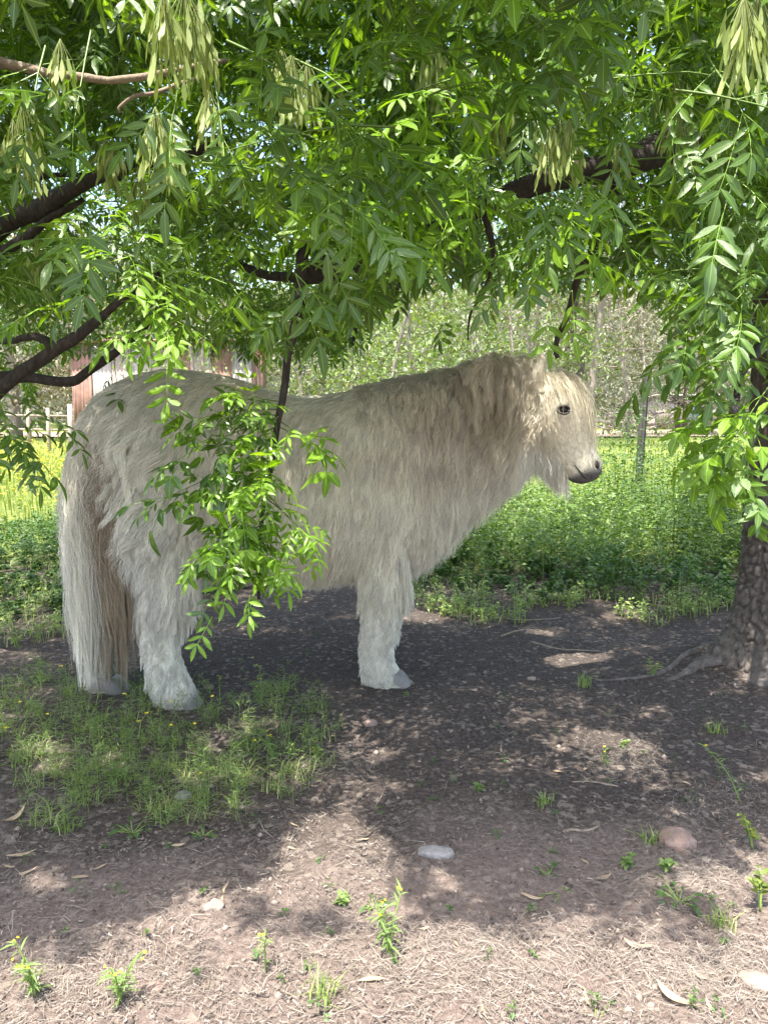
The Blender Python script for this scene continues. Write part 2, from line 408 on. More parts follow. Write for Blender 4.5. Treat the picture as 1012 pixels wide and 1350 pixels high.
def compound(seed, pairs=3, L=.15, wide=1.0, size=1.0):
    """one ash leaf along +X: list of (leaflet index, 4x4), stalk points"""
    r = np.random.default_rng(1000 + seed)
    dr = r.uniform(.5, 1.5) / L * .12; sw = r.uniform(-.6, .6)
    st = lambda t: np.array([t * L * (1 - .08 * t), sw * .15 * L * t * t, -dr * .35 * L * L * t * t * 3])
    items = []
    def put(t, ang, ln):
        p = st(t); tang = unit(st(min(1, t + .05)) - st(max(0, t - .05)))
        up = unit(np.array([0, 0, 1.0]) - tang * tang[2]); side = np.cross(up, tang)
        x = unit(tang * math.cos(ang) + side * math.sin(ang) + np.array([0, 0, -1]) * r.uniform(-.05, .4))
        z = unit(up + side * r.uniform(-.35, .35) - x * ((up) @ x)); z = unit(z - x * (z @ x)); y = np.cross(z, x)
        m = np.eye(4); m[:3, 0] = x * ln; m[:3, 1] = y * ln * wide * r.uniform(.85, 1.15); m[:3, 2] = z * ln; m[:3, 3] = p
        items.append((int(r.integers(6)), m))
    for k in range(pairs):
        t = .34 + .58 * k / max(1, pairs - 1) if pairs > 1 else .6
        ln = size * .064 * (1 - .25 * abs(k - (pairs - 1) * .55) / pairs) * r.uniform(.85, 1.12)
        for s in (-1, 1): put(t + r.uniform(-.015, .015), s * r.uniform(.75, 1.1), ln * r.uniform(.88, 1.1))
    put(1.0, r.uniform(-.2, .2), size * .068 * r.uniform(.9, 1.1))
    return items, np.array([st(t) for t in np.linspace(0, 1, 4)])
def compound_mesh_data(c, low=False):
    mb = MB(); items, st = c
    for k, (i, m) in enumerate(items):
        V, T, mid = (LEAFLETS_LOW if low else LEAFLETS)[i]
        mb.add(V @ m[:3, :3].T + m[:3, 3], T, mid=mid, tint=float(_h(np.int64(k), np.int64(i), np.int64(3), 5)) * .5 + .25)
    if not low:
        V, T = tube(st, np.array([.0012, .001, .0009, .0006]), 3, caps=False); mb.add(V, T, mid=.0, tint=.9)
    return mb
VAR = [compound(s, pairs=[3, 4, 3, 4, 3, 2, 4, 3][s % 8], L=[.15, .17, .14, .18, .13, .11, .16, .15][s % 8]) for s in range(8)]
VAR += [compound(20 + s, pairs=[3, 3, 2][s], L=[.10, .12, .08][s], size=.72, wide=.95) for s in range(3)]          # 8-10 small young leaves
VAR += [compound(30 + s, pairs=[2, 3, 2][s], L=[.13, .15, .12][s], size=1.08, wide=1.55) for s in range(3)]        # 11-13 broad leaves (right-hand spray)
def stalk_mesh(k):
    V, T = tube(VAR[k][1], np.array([.0013, .0011, .0009, .0006]), 3, caps=False)
    return mesh_from('leaf_stalk', V, T, {'mid': np.zeros(len(V)), 'tint': np.full(len(V), .9)})
VMB = [compound_mesh_data(c) for c in VAR]; VLOW = [compound_mesh_data(c, True) for c in VAR]
def cat_mb(mb): return np.concatenate(mb.V), np.concatenate(mb.T), np.concatenate(mb.A['mid']), np.concatenate(mb.A['tint'])
VDATA = [cat_mb(m) for m in VMB]; VDATA_LOW = [cat_mb(m) for m in VLOW]

LIM_X = [-400, 0, 60, 120, 200, 300, 400, 470, 510, 540, 600, 660, 720, 780, 830, 870, 905, 940, 1012, 1400]
LIM_Y = [600, 575, 500, 480, 470, 490, 500, 490, 430, 395, 385, 400, 395, 385, 390, 440, 470, 485, 515, 600]
CLEAR = []                                            # (px, py, radius, distance): limbs and seed bunches that stay in the open
def hides(q):
    """leaves that would hang below the crown's lower edge, or right in front of an exposed limb"""
    x, y = pix(q); k = y > np.interp(x, LIM_X, LIM_Y)
    if CLEAR:
        C = np.array(CLEAR); d = np.hypot(x[:, None] - C[None, :, 0], y[:, None] - C[None, :, 1])
        k |= ((d < C[None, :, 2]) & (q[:, 1:2] < C[None, :, 3] + .05)).any(1)
    return k
# a leaf record: position, 3x3 basis (columns), variant, young?, tint shift
class Leaves:
    def __init__(self): self.p = []; self.b = []; self.v = []; self.y = []; self.low = []; self.own = []
    def add(self, p, x, up, v, young=False, low=False, scale=1.0, own=0):
        x = unit(x); z = unit(up - x * (up @ x)); y = np.cross(z, x)
        self.p.append(p); self.b.append(np.stack([x, y, z], -1) * scale); self.v.append(v); self.y.append(young); self.low.append(low); self.own.append(own)
LV = Leaves()
TW = {0: MB(), 1: MB()}                                  # fine twigs of the two trees
UPV = np.array([0, 0, 1.0])
def shoot(base, d, length, young=False, low=False, own=0, scale=1.0, kinds=range(8), r=rng, droop=.5, gap=.045, check=True, stem=True, open_ang=(.7, 1.15), tame=True, ymax=9999):
    """a leafy shoot: stem with opposite pairs of leaves and a tip tuft"""
    n = max(2, int(length / gap)); d = unit(d); pts = [np.array(base, float)]
    dd = d.copy()
    for k in range(n):
        dd = unit(dd + np.array([0, 0, -droop * .12]) + r.normal(0, .05, 3)); pts.append(pts[-1] + dd * length / n)
    pts = np.array(pts)
    side = unit(np.cross(dd, UPV + r.normal(0, .2, 3)))
    kept = 0
    for k in range(1, n + 1):
        t = unit(pts[k] - pts[k - 1])
        s0 = side if k % 2 else np.cross(t, side)
        s0 = unit(s0 - t * (s0 @ t))
        tip = k == n
        for s in (-1, 1):
            a = r.uniform(*open_ang) * (.55 if tip else 1)
            x = unit(t * math.cos(a) + s * s0 * math.sin(a) + np.array([0, 0, -r.uniform(.05, .55) * droop * 1.6]))
            v = int(r.choice(list(kinds)))
            if pix(pts[k][None] + (x * .15 * scale)[None])[1][0] > ymax: continue
            if not check and hides(np.array([pts[k] + x * .15 * scale])).any() and pix(pts[k][None])[1][0] < 420 and tame: continue
            if check:
                L = .16 * scale
                q = np.array([pts[k] + x * L * u for u in (.35, .7, 1.2)])
                if in_gap(q).any() or hides(q).any(): continue
            LV.add(pts[k], x, UPV + r.normal(0, .28, 3), v, young, low, scale * r.uniform(.58, .97), own); kept += 1
        if tip:
            x = unit(t + np.array([0, 0, -.2 * droop])); 
            if not check or not (in_gap(np.array([pts[k] + x * .08])) | hides(np.array([pts[k] + x * .13]))).any():
                LV.add(pts[k], x, UPV + r.normal(0, .3, 3), 8 + int(r.integers(3)) if kinds != 'broad' else 12, young, low, scale, own)
    if stem and kept >= n:
        q = spline(pts, max(4, n // 2 + 2))
        V, T = tube(q, np.linspace(.0026, .001, len(q)) * scale, 3, caps=False)
        TW[own].add(V, T)
    return pts

# ------------------------------------------------------------------ limbs of the two ash trees (px, py, distance, radius)
def limb_pts(c, n=24, wob=.012, seed=0):
    p = np.array([np.append(P(a, b, Y), r) for a, b, Y, r in c])
    q = spline(p, n); q[1:-1, :3] += wob * np.stack([fbm(q[1:-1, :3] * 7 + 5 * k + seed, 2, 40 + k) for k in range(3)], -1)
    return q
LIMBS_R = [
    ('branch', [(1060, 330, 2.72, .085), (1000, 215, 2.6, .062), (905, 193, 2.45, .052), (820, 216, 2.35, .040), (700, 245, 2.3, .032), (580, 300, 2.3, .026), (470, 352, 2.32, .022), (397, 352, 2.2, .017)], 'bark_dark'),
    ('branch', [(1040, 250, 2.75, .07), (1010, 120, 2.9, .05), (900, 30, 3.2, .035), (760, -40, 3.5, .02)], 'bark_dark'),
    ('branch', [(1050, 420, 2.75, .05), (960, 300, 3.1, .03), (850, 250, 3.5, .02), (780, 240, 3.8, .012)], 'bark_dark'),
    ('branch', [(820, 216, 2.35, .022), (800, 290, 2.5, .016), (770, 350, 2.62, .012), (757, 385, 2.66, .011), (748, 420, 2.7, .0095), (735, 447, 2.72, .009), (735, 472, 2.72, .0075)], 'bark_dark'),
    ('branch', [(560, 312, 2.3, .014), (540, 350, 2.5, .009), (522, 385, 2.6, .007), (490, 412, 2.7, .004)], 'bark_dark'),
    ('branch', [(640, 275, 2.3, .012), (648, 340, 2.35, .007), (636, 385, 2.36, .0045), (622, 410, 2.36, .004), (617, 448, 2.36, .0022)], 'bark_dark'),
    ('branch', [(500, 330, 2.32, .018), (420, 366, 2.6, .02), (350, 362, 2.8, .016), (280, 330, 3.0, .01)], 'bark_dark'),
    ('branch', [(1035, 560, 2.70, .03), (1010, 470, 2.2, .016), (985, 480, 1.7, .009), (965, 545, 1.35, .006)], 'bark_dark'),
    ('dead_branch', [(400, 325, 2.22, .019), (396, 372, 2.18, .016), (393, 420, 2.14, .014), (382, 470, 2.11, .0105), (372, 530, 2.08, .0095), (366, 560, 2.07, .009), (356, 620, 2.06, .0075), (346, 680, 2.06, .0065), (341, 730, 2.06, .006), (341, 790, 2.06, .004)], 'bark_dark'),
    ('branch', [(430, 340, 2.3, .014), (455, 385, 2.5, .012), (470, 430, 2.7, .008), (465, 455, 2.8, .004)], 'bark_dark'),
]
LIMBS_L = [
    ('branch', [(-420, 560, 3.0, .10), (-160, 400, 2.7, .065), (0, 300, 2.5, .036), (52, 276, 2.42, .031), (105, 245, 2.36, .022), (190, 215, 2.3, .015), (300, 190, 2.3, .012)], 'bark_dark'),
    ('branch', [(-300, 720, 2.9, .06), (-60, 560, 2.4, .032), (0, 512, 2.3, .022), (28, 490, 2.27, .020), (66, 464, 2.25, .019), (110, 435, 2.22, .016), (150, 400, 2.2, .011), (210, 360, 2.2, .009)], 'bark_dark'),
    ('branch', [(70, 463, 2.25, .014), (58, 448, 2.3, .014), (40, 443, 2.35, .012), (0, 450, 2.5, .009)], 'bark_dark'),
    ('branch', [(-200, 560, 2.9, .04), (-20, 505, 2.7, .026), (40, 498, 2.66, .018), (90, 505, 2.62, .017), (115, 490, 2.6, .016), (152, 466, 2.6, .014), (190, 430, 2.6, .010), (230, 380, 2.65, .006)], 'bark_dark'),
    ('branch', [(-60, 350, 2.6, .03), (10, 330, 2.5, .02), (60, 290, 2.4, .013), (110, 262, 2.4, .007)], 'bark_dark'),
    ('branch', [(-80, 232, 2.6, .02), (20, 238, 2.5, .011), (80, 232, 2.5, .008), (160, 236, 2.5, .005)], 'bark_dark'),
    ('branch', [(-120, 60, 1.9, .02), (50, 92, 1.75, .009), (100, 99, 1.72, .008), (205, 100, 1.7, .007), (300, 80, 1.8, .005)], 'bark_pale'),
    ('branch', [(158, 148, 1.7, .0028), (180, 128, 1.7, .004), (205, 122, 1.72, .0045), (260, 100, 1.8, .005)], 'bark_pale'),
    ('branch', [(-160, 200, 3.0, .06), (60, 60, 2.9, .04), (260, -60, 3.0, .02)], 'bark_dark'),
]
limbs = []
for own, LL in ((0, LIMBS_R), (1, LIMBS_L)):
    for k, (nm, c, mt) in enumerate(LL): limbs.append((own, nm, limb_pts(c, 30, .012, k + 20 * own), mt))
limb_cloud = [np.concatenate([l[2][:, :3] for l in limbs if l[0] == o]) for o in (0, 1)]

# ------------------------------------------------------------------ fill the crowns with shoots
SEEDS = [(215, 25, 1.4, 1), (243, 18, 1.45, 1), (262, 40, 1.5, 3), (205, 175, 1.6, 3), (222, 190, 1.65, 0), (30, 165, 1.7, 0), (40, 205, 1.8, 0), (18, 190, 1.75, 2), (150, 215, 1.9, 2), (182, 250, 1.9, 2), (140, 205, 1.9, 2), (80, 85, 1.6, 2), (385, 105, 1.7, 0), (405, 112, 1.75, 0), (372, 95, 1.7, 2), (440, 115, 1.9, 2), (560, 95, 1.9, 0), (585, 105, 1.9, 0), (570, 75, 1.85, 2), (325, 205, 1.9, 2), (665, 150, 2.0, 2), (722, 190, 1.8, 0), (750, 188, 1.8, 3), (738, 182, 1.85, 2), (655, 175, 2.0, 2), (820, 205, 2.0, 2), (890, 135, 1.6, 0), (905, 165, 1.65, 0), (980, 30, 1.35, 1), (1000, 25, 1.4, 3), (275, 150, 1.7, 2), (50, 340, 2.0, 2)]
for o_, k_, x0_, x1_, pr in ((1, 0, -10, 110, 1.), (1, 1, -10, 160, 1.), (1, 2, -10, 80, 1.), (1, 3, -10, 160, .8), (1, 6, 40, 215, .8), (1, 7, 150, 240, 1.), (0, 0, 800, 920, .5), (0, 0, 690, 800, .15), (0, 6, 340, 490, .08), (0, 8, 330, 410, .05), (0, 3, 700, 800, .7)):
    q = [l for l in limbs if l[0] == o_][k_][2]; q = spline(q, 120); x, y = pix(q[:, :3])
    for a, b, Y, rr in zip(x, y, q[:, 1], q[:, 3]):
        if x0_ < a < x1_ and rng.random() < pr: CLEAR.append((a, b, rr / Y * FPX + 9, Y))
for a, b, Y, k_ in SEEDS: CLEAR += [(a, b - 10, 13, Y), (a, b + 25, 15, Y), (a, b + 50, 11, Y)]
LOW_X = [-300, 0, 60, 120, 200, 300, 400, 470, 540, 600, 660, 720, 780, 830, 870, 905, 940, 1012, 1300]
LOW_Y = [560, 560, 470, 465, 440, 455, 470, 470, 400, 385, 400, 385, 380, 385, 430, 470, 480, 520, 620]
def Yc0(px): return 2.60 + (px - 140) / 650 * .20
def owner(px): return 1 if px < 400 + rng.normal(0, 40) else 0
def fill(n, Y0, Y1, low, ymin=-150, lscale=1.0, win=.6):
    done = 0
    for _ in range(n * 3):
        if done >= n: break
        Y = rng.uniform(Y0, Y1) if Y1 - Y0 < 1.2 else Y0 + (Y1 - Y0) * rng.random() ** 1.2
        px = rng.uniform(-160, 1170); lim = np.interp(px, LOW_X, LOW_Y)
        py = rng.uniform(ymin, lim - 30)
        p = P(px, py, Y)
        if p[2] > 3.2 or p[2] < .95: continue
        if 2.1 < Y < 3.2 and p[2] < 1.28: continue
        # a few open windows through the far leaves, as between the real limbs
        if Y > 2.3 and vnoise(np.array([[px / 75., py / 75., 3.]]), 4)[0] > win: continue
        az = rng.uniform(0, 2 * np.pi); dn = rng.uniform(-.55, .25)
        d = unit(np.array([math.cos(az), math.sin(az) * .8 - .3, dn]))
        L = rng.uniform(.14, .34) * lscale
        tip = p + d * L + np.array([0, 0, -.10])
        tx, ty = pix(tip[None])
        if ty[0] > np.interp(tx[0], LOW_X, LOW_Y) + 10: continue
        shoot(p, d, L, rng.random() < .10, low, owner(px)); done += 1
fill(185, 1.35, 2.05, False, -60, .9)
fill(310, 2.0, 2.9, False)
fill(420, 2.9, 5.2, True, -60, 1.2)
fill(260, 3.2, 5.4, True, -80, 1.3, .95)
fill(230, 3.6, 5.6, True, -80, 1.4, 1.1)
# the crowns above the frame
for _ in range(900):
    p = np.array([rng.uniform(-3.4, 3.4), rng.uniform(.75, 5.4), rng.uniform(1.75, 3.5)])
    x, y = pix(p[None])
    if y[0] > -20: continue
    az = rng.uniform(0, 2 * np.pi)
    shoot(p, np.array([math.cos(az), math.sin(az), rng.uniform(-.3, .3)]), rng.uniform(.2, .4), False, True, 0 if p[0] > -.2 else 1, stem=False)

# sprays that the photograph shows one by one: (px, py, distance) of the base, (dx, dy) direction on the picture, length, young, owner
def spray(px, py, Y, qx, qy, Yq, young=False, own=0, **kw):
    a, b = P(px, py, Y), P(qx, qy, Yq); return shoot(a, b - a, np.linalg.norm(b - a), young, False, own, check=False, **kw)
# light green tuft in the middle
for a in [(500, 130, 1.75, 470, 250, 1.55), (520, 150, 1.75, 420, 225, 1.5), (480, 170, 1.8, 540, 260, 1.55), (540, 190, 1.8, 600, 265, 1.6), (500, 200, 1.8, 500, 290, 1.6), (560, 160, 1.8, 610, 190, 1.6), (470, 150, 1.8, 400, 180, 1.65), (540, 130, 1.75, 560, 110, 1.55), (470, 210, 1.75, 400, 260, 1.55)]:
    spray(*a, young=True, own=0, gap=.05, droop=.35)
# spray in front of the poll
for a in [(730, 275, 1.7, 700, 330, 1.55), (735, 270, 1.7, 770, 320, 1.55), (725, 290, 1.7, 660, 345, 1.6), (740, 290, 1.75, 760, 370, 1.6), (730, 280, 1.75, 715, 400, 1.6)]:
    spray(*a, young=rng.random() < .5, own=0, gap=.06, kinds=[0, 1, 3, 11, 12], droop=.5, ymax=432)
# small shoot at the left
for a in [(185, 330, 1.9, 165, 290, 1.8), (190, 340, 1.9, 150, 330, 1.8), (200, 350, 1.9, 215, 400, 1.75), (215, 360, 1.9, 240, 410, 1.7), (190, 380, 1.9, 180, 420, 1.75)]:
    spray(*a, young=True, own=1, gap=.055)
# pale leaves, upper left
for a in [(235, 95, 1.5, 235, 150, 1.38), (280, 90, 1.5, 300, 160, 1.38), (60, 60, 1.6, 30, 150, 1.45), (120, 40, 1.6, 100, 130, 1.45)]:
    spray(*a, own=1, gap=.06, kinds=[0, 1, 3])
# right upper sprays
for a in [(850, 60, 1.6, 830, 150, 1.45), (780, 70, 1.6, 760, 150, 1.45), (930, 70, 1.5, 960, 150, 1.35), (900, 110, 1.6, 890, 170, 1.45), (720, 60, 1.7, 690, 120, 1.5), (980, 200, 1.4, 960, 260, 1.3), (990, 250, 1.5, 930, 330, 1.4), (1000, 300, 1.5, 950, 400, 1.35), (980, 380, 1.5, 900, 400, 1.4), (1000, 400, 1.5, 960, 460, 1.4), (960, 350, 1.6, 880, 350, 1.5)]:
    spray(*a, own=0, gap=.06)
# broad-leaved spray at the right, close to the trunk
for a in [(985, 470, 1.6, 915, 465, 1.5), (985, 500, 1.5, 925, 540, 1.42), (990, 515, 1.5, 915, 580, 1.42), (985, 520, 1.45, 960, 560, 1.36), (985, 530, 1.45, 940, 595, 1.38), (1000, 560, 1.4, 985, 610, 1.32), (1005, 590, 1.4, 1002, 640, 1.3), (1020, 500, 1.4, 985, 540, 1.32), (985, 440, 1.55, 915, 440, 1.5), (1000, 480, 1.5, 950, 500, 1.45), (1010, 540, 1.4, 965, 585, 1.35)]:
    spray(*a, young=a[1] > 490 and rng.random() < .4, own=0, gap=.055, kinds=[11, 12, 13, 11], droop=.4, scale=.72)
# leaves on the hanging branch; lower ones get the young colour to look sunlit
for a in [(372, 545, 2.08, 330, 575, 1.95), (368, 552, 2.07, 235, 565, 1.9), (366, 560, 2.07, 300, 600, 1.92), (368, 555, 2.07, 400, 570, 1.98), (362, 585, 2.06, 220, 650, 1.88), (360, 600, 2.06, 290, 640, 1.9), (356, 610, 2.06, 330, 640, 1.92), (354, 640, 2.06, 285, 690, 1.9), (352, 650, 2.06, 380, 690, 1.95), (348, 670, 2.06, 300, 720, 1.9), (346, 690, 2.06, 270, 735, 1.9), (344, 700, 2.06, 360, 740, 1.92), (344, 710, 2.06, 310, 760, 1.9), (343, 720, 2.06, 285, 770, 1.92), (370, 530, 2.08, 330, 520, 2.0), (372, 540, 2.08, 270, 545, 1.95), (342, 740, 2.06, 335, 765, 1.98)]:
    yg = a[1] > 600 or rng.random() < .35
    spray(*a, young=yg and rng.random() < .85, own=0, gap=.052, kinds=[8, 9, 10, 5, 9, 8] if a[3] > 250 else [5, 11, 5, 13], scale=.95, droop=.35, ymax=792)
    if a[3] > 250 and rng.random() < .85: spray(a[0], a[1] + 8, a[2], a[3] + rng.uniform(-25, 25), a[4] + rng.uniform(-15, 25), a[5] - .05, young=rng.random() < .75 or a[1] > 640, own=0, gap=.045, kinds=[8, 9, 10, 13], scale=.9, droop=.35, ymax=790)
# dark leaves hanging at the left edge and small ones against the light
for a in [(-10, 500, 2.0, 20, 560, 1.9), (10, 520, 2.0, 70, 550, 1.95), (0, 540, 2.0, 40, 590, 1.9), (150, 470, 2.6, 160, 510, 2.5), (600, 395, 2.3, 585, 415, 2.25), (660, 300, 2.2, 640, 370, 2.1)]:
    spray(*a, own=1 if a[0] < 400 else 0, gap=.055, kinds=[5, 8, 9])
# foliage round the hanging branch above the pony's back
for _ in range(70):
    px, py = rng.uniform(285, 520), rng.uniform(350, 455); Y = rng.uniform(2.0, 3.6)
    if 2.3 < Y < 3.1 and py > 430: continue
    a = P(px, py, Y); shoot(a, np.array([rng.normal(), rng.normal() * .6 - .2, -.3]), rng.uniform(.12, .24), rng.random() < .2, False, 0, kinds=[8, 9, 5, 0], scale=.85)
# unseen shoots added overhead to shade the bare soil in front
for _ in range(900):
    b = np.array([rng.uniform(-1.7, 1.7), rng.uniform(1.2, 2.6), 0]); 
    if sunlit(b[None])[0]: continue
    p = b + SUN * rng.uniform(1.75, 3.0)
    if pix(p[None])[1][0] > -40: continue
    az = rng.uniform(0, 6.28); shoot(p, np.array([math.cos(az), math.sin(az), rng.uniform(-.2, .2)]), rng.uniform(.1, .25), False, True, 0 if p[0] > -.2 else 1, stem=False)
for _ in range(1300):  # more unseen shoots added to close the shade on the nearest soil
    b = np.array([rng.uniform(-1.1, 1.1), rng.uniform(1.2, 1.95), 0])
    if sunlit(b[None])[0]: continue
    p = b + SUN * rng.uniform(1.75, 2.5)
    if pix(p[None])[1][0] > -40 and p[1] > .3: continue
    az = rng.uniform(0, 6.28); shoot(p, np.array([math.cos(az), math.sin(az), rng.uniform(-.1, .1)]), .09, False, True, 0 if p[0] > -.2 else 1, stem=False, droop=.15)
for _ in range(420):  # shoots added overhead to put the undergrowth in shade
    b = np.array([rng.uniform(-2.4, 3.0), rng.uniform(3.3, 5.2), 0])
    if sunlit(b[None])[0]: continue
    p = b + SUN * rng.uniform(2.1, 3.4)
    if pix(p[None])[1][0] > 120: continue
    az = rng.uniform(0, 6.28); shoot(p, np.array([math.cos(az), math.sin(az), rng.uniform(-.2, .2)]), .3, False, True, 0 if p[0] > -.2 else 1, stem=False)
# unseen shoots added towards the sun to shade the pony's back
for _ in range(260):
    f = rng.uniform(100, 700); t0 = rng.uniform(1.0, 2.6); b = P(f, rng.uniform(490, 640), Yc0(f) + rng.uniform(-.25, .25)); p = b + SUN * t0 + rng.normal(0, .08, 3)
    if pix(p[None])[1][0] > -30: continue
    az = rng.uniform(0, 6.28); shoot(p, np.array([math.cos(az), math.sin(az), rng.uniform(-.3, .2)]), rng.uniform(.2, .35), False, True, 0 if p[0] > -.2 else 1, stem=False)
for _ in range(26):
    px, py = rng.uniform(-20, 180), rng.uniform(370, 480); Y = rng.uniform(2.3, 3.8)
    a = P(px, py, Y); shoot(a, np.array([rng.normal(), rng.normal() * .6 - .2, -.3]), rng.uniform(.12, .26), rng.random() < .1, False, 1, kinds=[8, 9, 5, 0], scale=.85)

LVp = np.array(LV.p); LVb = np.array(LV.b); LVv = np.array(LV.v); LVy = np.array(LV.y); LVlow = np.array(LV.low); LVo = np.array(LV.own)
# nearest in view become single leaves (300 per tree), the rest is one mass per tree and age
lx, ly = pix(LVp + LVb[:, :, 0] * .09)
LVpx = lx
inview = (lx > -10) & (lx < 1022) & (ly > -10) & (ly < 1350)
single = np.zeros(len(LVp), int)
for o in (0, 1):
    idx = np.where(inview & (LVo == o) & ~LVlow)[0]
    idx = idx[np.argsort(LVp[idx, 1])]
    single[idx[:300]] = 1; single[idx[:42]] = 2
LEAF_ME = {}
def leaf_me(v, y):
    if (v, y) not in LEAF_ME:
        me = VMB[v].mesh('leaf'); me.materials.append(M['young' if y else 'leaf']); LEAF_ME[(v, y)] = me
    return LEAF_ME[(v, y)]
LEAFLET_ME = {}
def leaflet_me(i, y):
    if (i, y) not in LEAFLET_ME:
        V, T, mid = LEAFLETS[i]; me = mesh_from('leaflet', V, T, {'mid': mid, 'tint': np.full(len(V), .5)}); me.materials.append(M['young' if y else 'leaf']); LEAFLET_ME[(i, y)] = me
    return LEAFLET_ME[(i, y)]
STALK_ME = {}
def foliage(own, parent):
    for y in (False, True):
        mb = MB()
        for low in (False, True):
            D = VDATA_LOW if low else VDATA
            for v in range(len(VAR)):
                k = np.where((LVo == own) & (LVy == y) & (LVlow == low) & (LVv == v) & (single == 0))[0]
                if not len(k): continue
                V, T, mid, tint = D[v]
                W = np.einsum('nij,vj->nvi', LVb[k], V) + LVp[k][:, None]
                n = len(V); TT = (T[None] + (np.arange(len(k)) * n)[:, None, None]).reshape(-1, 3)
                sh = rng.normal(0, .16, len(k))
                mb.add(W.reshape(-1, 3), TT, mid=np.tile(mid, len(k)), tint=(tint[None] + sh[:, None]).ravel())
        if mb.n: tag(obj('young_sunlit_foliage' if y else 'foliage', mb.mesh('foliage'), M['young' if y else 'leaf'], parent), kind='stuff')
    root = np.array(parent.location)
    for k in np.where((LVo == own) & (single > 0))[0]:
        m = np.eye(4); m[:3, :3] = LVb[k]; m[:3, 3] = LVp[k] - root
        v, y = int(LVv[k]), bool(LVy[k])
        if single[k] == 1: obj('leaf', leaf_me(v, y), None, parent, m)
        else:
            if (v, y) not in STALK_ME:
                STALK_ME[(v, y)] = stalk_mesh(v); STALK_ME[(v, y)].materials.append(M['young' if y else 'leaf'])
            lf = obj('leaf', STALK_ME[(v, y)], None, parent, m)
            for i, mm in VAR[v][0]: obj('leaflet', leaflet_me(i, y), None, lf, mm)

# seed keys hanging in bunches
def seed_bunch(seed, n=34, L=.10, spread=.03):
    r = np.random.default_rng(seed); mb = MB()
    V0 = np.array([[0, 0, 0], [.3, -.07, .012], [.3, .07, .012], [.7, -.105, 0], [.7, .105, 0], [1, 0, 0]], float); T0 = np.array([[0, 2, 1], [1, 2, 4], [1, 4, 3], [3, 4, 5]])
    for k in range(n):
        a = r.uniform(0, 6.28); z = -r.uniform(.0, L); rr = spread * r.random() ** .5
        p = np.array([math.cos(a) * rr, math.sin(a) * rr, z]); ln = r.uniform(.036, .05)
        x = unit(np.array([math.cos(a) * .22 + r.normal(0, .1), math.sin(a) * .22 + r.normal(0, .1), -1])); ya = unit(np.cross(x, r.normal(0, 1, 3))); za = np.cross(x, ya)
        mb.add(p + (V0[:, :1] * x + V0[:, 1:2] * ya + V0[:, 2:] * za) * ln, T0, tint=r.uniform(.1, .9))
        V, T = tube(np.array([[0, 0, 0.02], p * .5 + np.array([0, 0, .01]), p]), .0006, 3, caps=False); mb.add(V, T, tint=.7)
    return mb.mesh('seed_cluster')
SEED_ME = [seed_bunch(s, [34, 46, 26, 40][s], [.09, .12, .07, .10][s], [.028, .034, .02, .03][s]) for s in range(4)]
for o in (0, 1):
    pass

def trunk_geo(cx, cy, top, r0, flare, seed, sides=120, rings=150, lean=(0, 0)):
    """trunk with a flared foot, root ridges and fissured bark in relief"""
    z = np.concatenate([np.linspace(-.06, .5, int(rings * .6)), np.linspace(.505, top, int(rings * .4))]); a = np.linspace(0, 2 * np.pi, sides, endpoint=False)
    Zg, A = np.meshgrid(z, a, indexing='ij')
    fl = np.exp(-np.maximum(Zg, -.06) / .13)
    rid = np.zeros_like(A)
    for ang, w, s in flare: 
        dlt = np.angle(np.exp(1j * (A - ang))); rid += s * np.exp(-(dlt / w) ** 2)
    Rr = r0 * (1 - .10 * np.clip(Zg / 1.5, 0, 2)) + fl * (.085 + rid * .12) + .012 * fbm(np.stack([np.cos(A) * 1.2, np.sin(A) * 1.2, Zg * 2], -1) + seed, 3, 8)
    # bark plates: worley cracks
    q = np.stack([np.cos(A) * r0 * 46, np.sin(A) * r0 * 46, Zg * 22], -1)
    q = q + .7 * np.stack([fbm(q * .5 + 9 * k, 2, 60 + k) for k in range(3)], -1)
    ib = np.floor(q).astype(np.int64); d1 = np.full(A.shape, 9.); d2 = np.full(A.shape, 9.)
    for dx in (-1, 0, 1):
        for dy in (-1, 0, 1):
            for dz in (-1, 0, 1):
                c = ib + np.array([dx, dy, dz]); f = np.stack([_h(c[..., 0], c[..., 1], c[..., 2], 90 + k) for k in range(3)], -1)
                d = np.linalg.norm(c + f - q, axis=-1)
                d2 = np.where(d < d1, d1, np.minimum(d2, d)); d1 = np.minimum(d1, d)
    Rr = Rr - .017 * np.clip(1 - (d2 - d1) / .30, 0, 1) + .004 * fbm(q * .8, 2, 44)
    X = cx + np.cos(A) * Rr + lean[0] * Zg; Y = cy + np.sin(A) * Rr + lean[1] * Zg
    Vv = np.stack([X, Y, Zg], -1).reshape(-1, 3); n, s = A.shape
    i = np.arange(n - 1)[:, None] * s; j = np.arange(s)[None]; k = (j + 1) % s
    return Vv, quads(np.stack([i + j, i + k, i + s + k, i + s + j], -1).reshape(-1, 4))
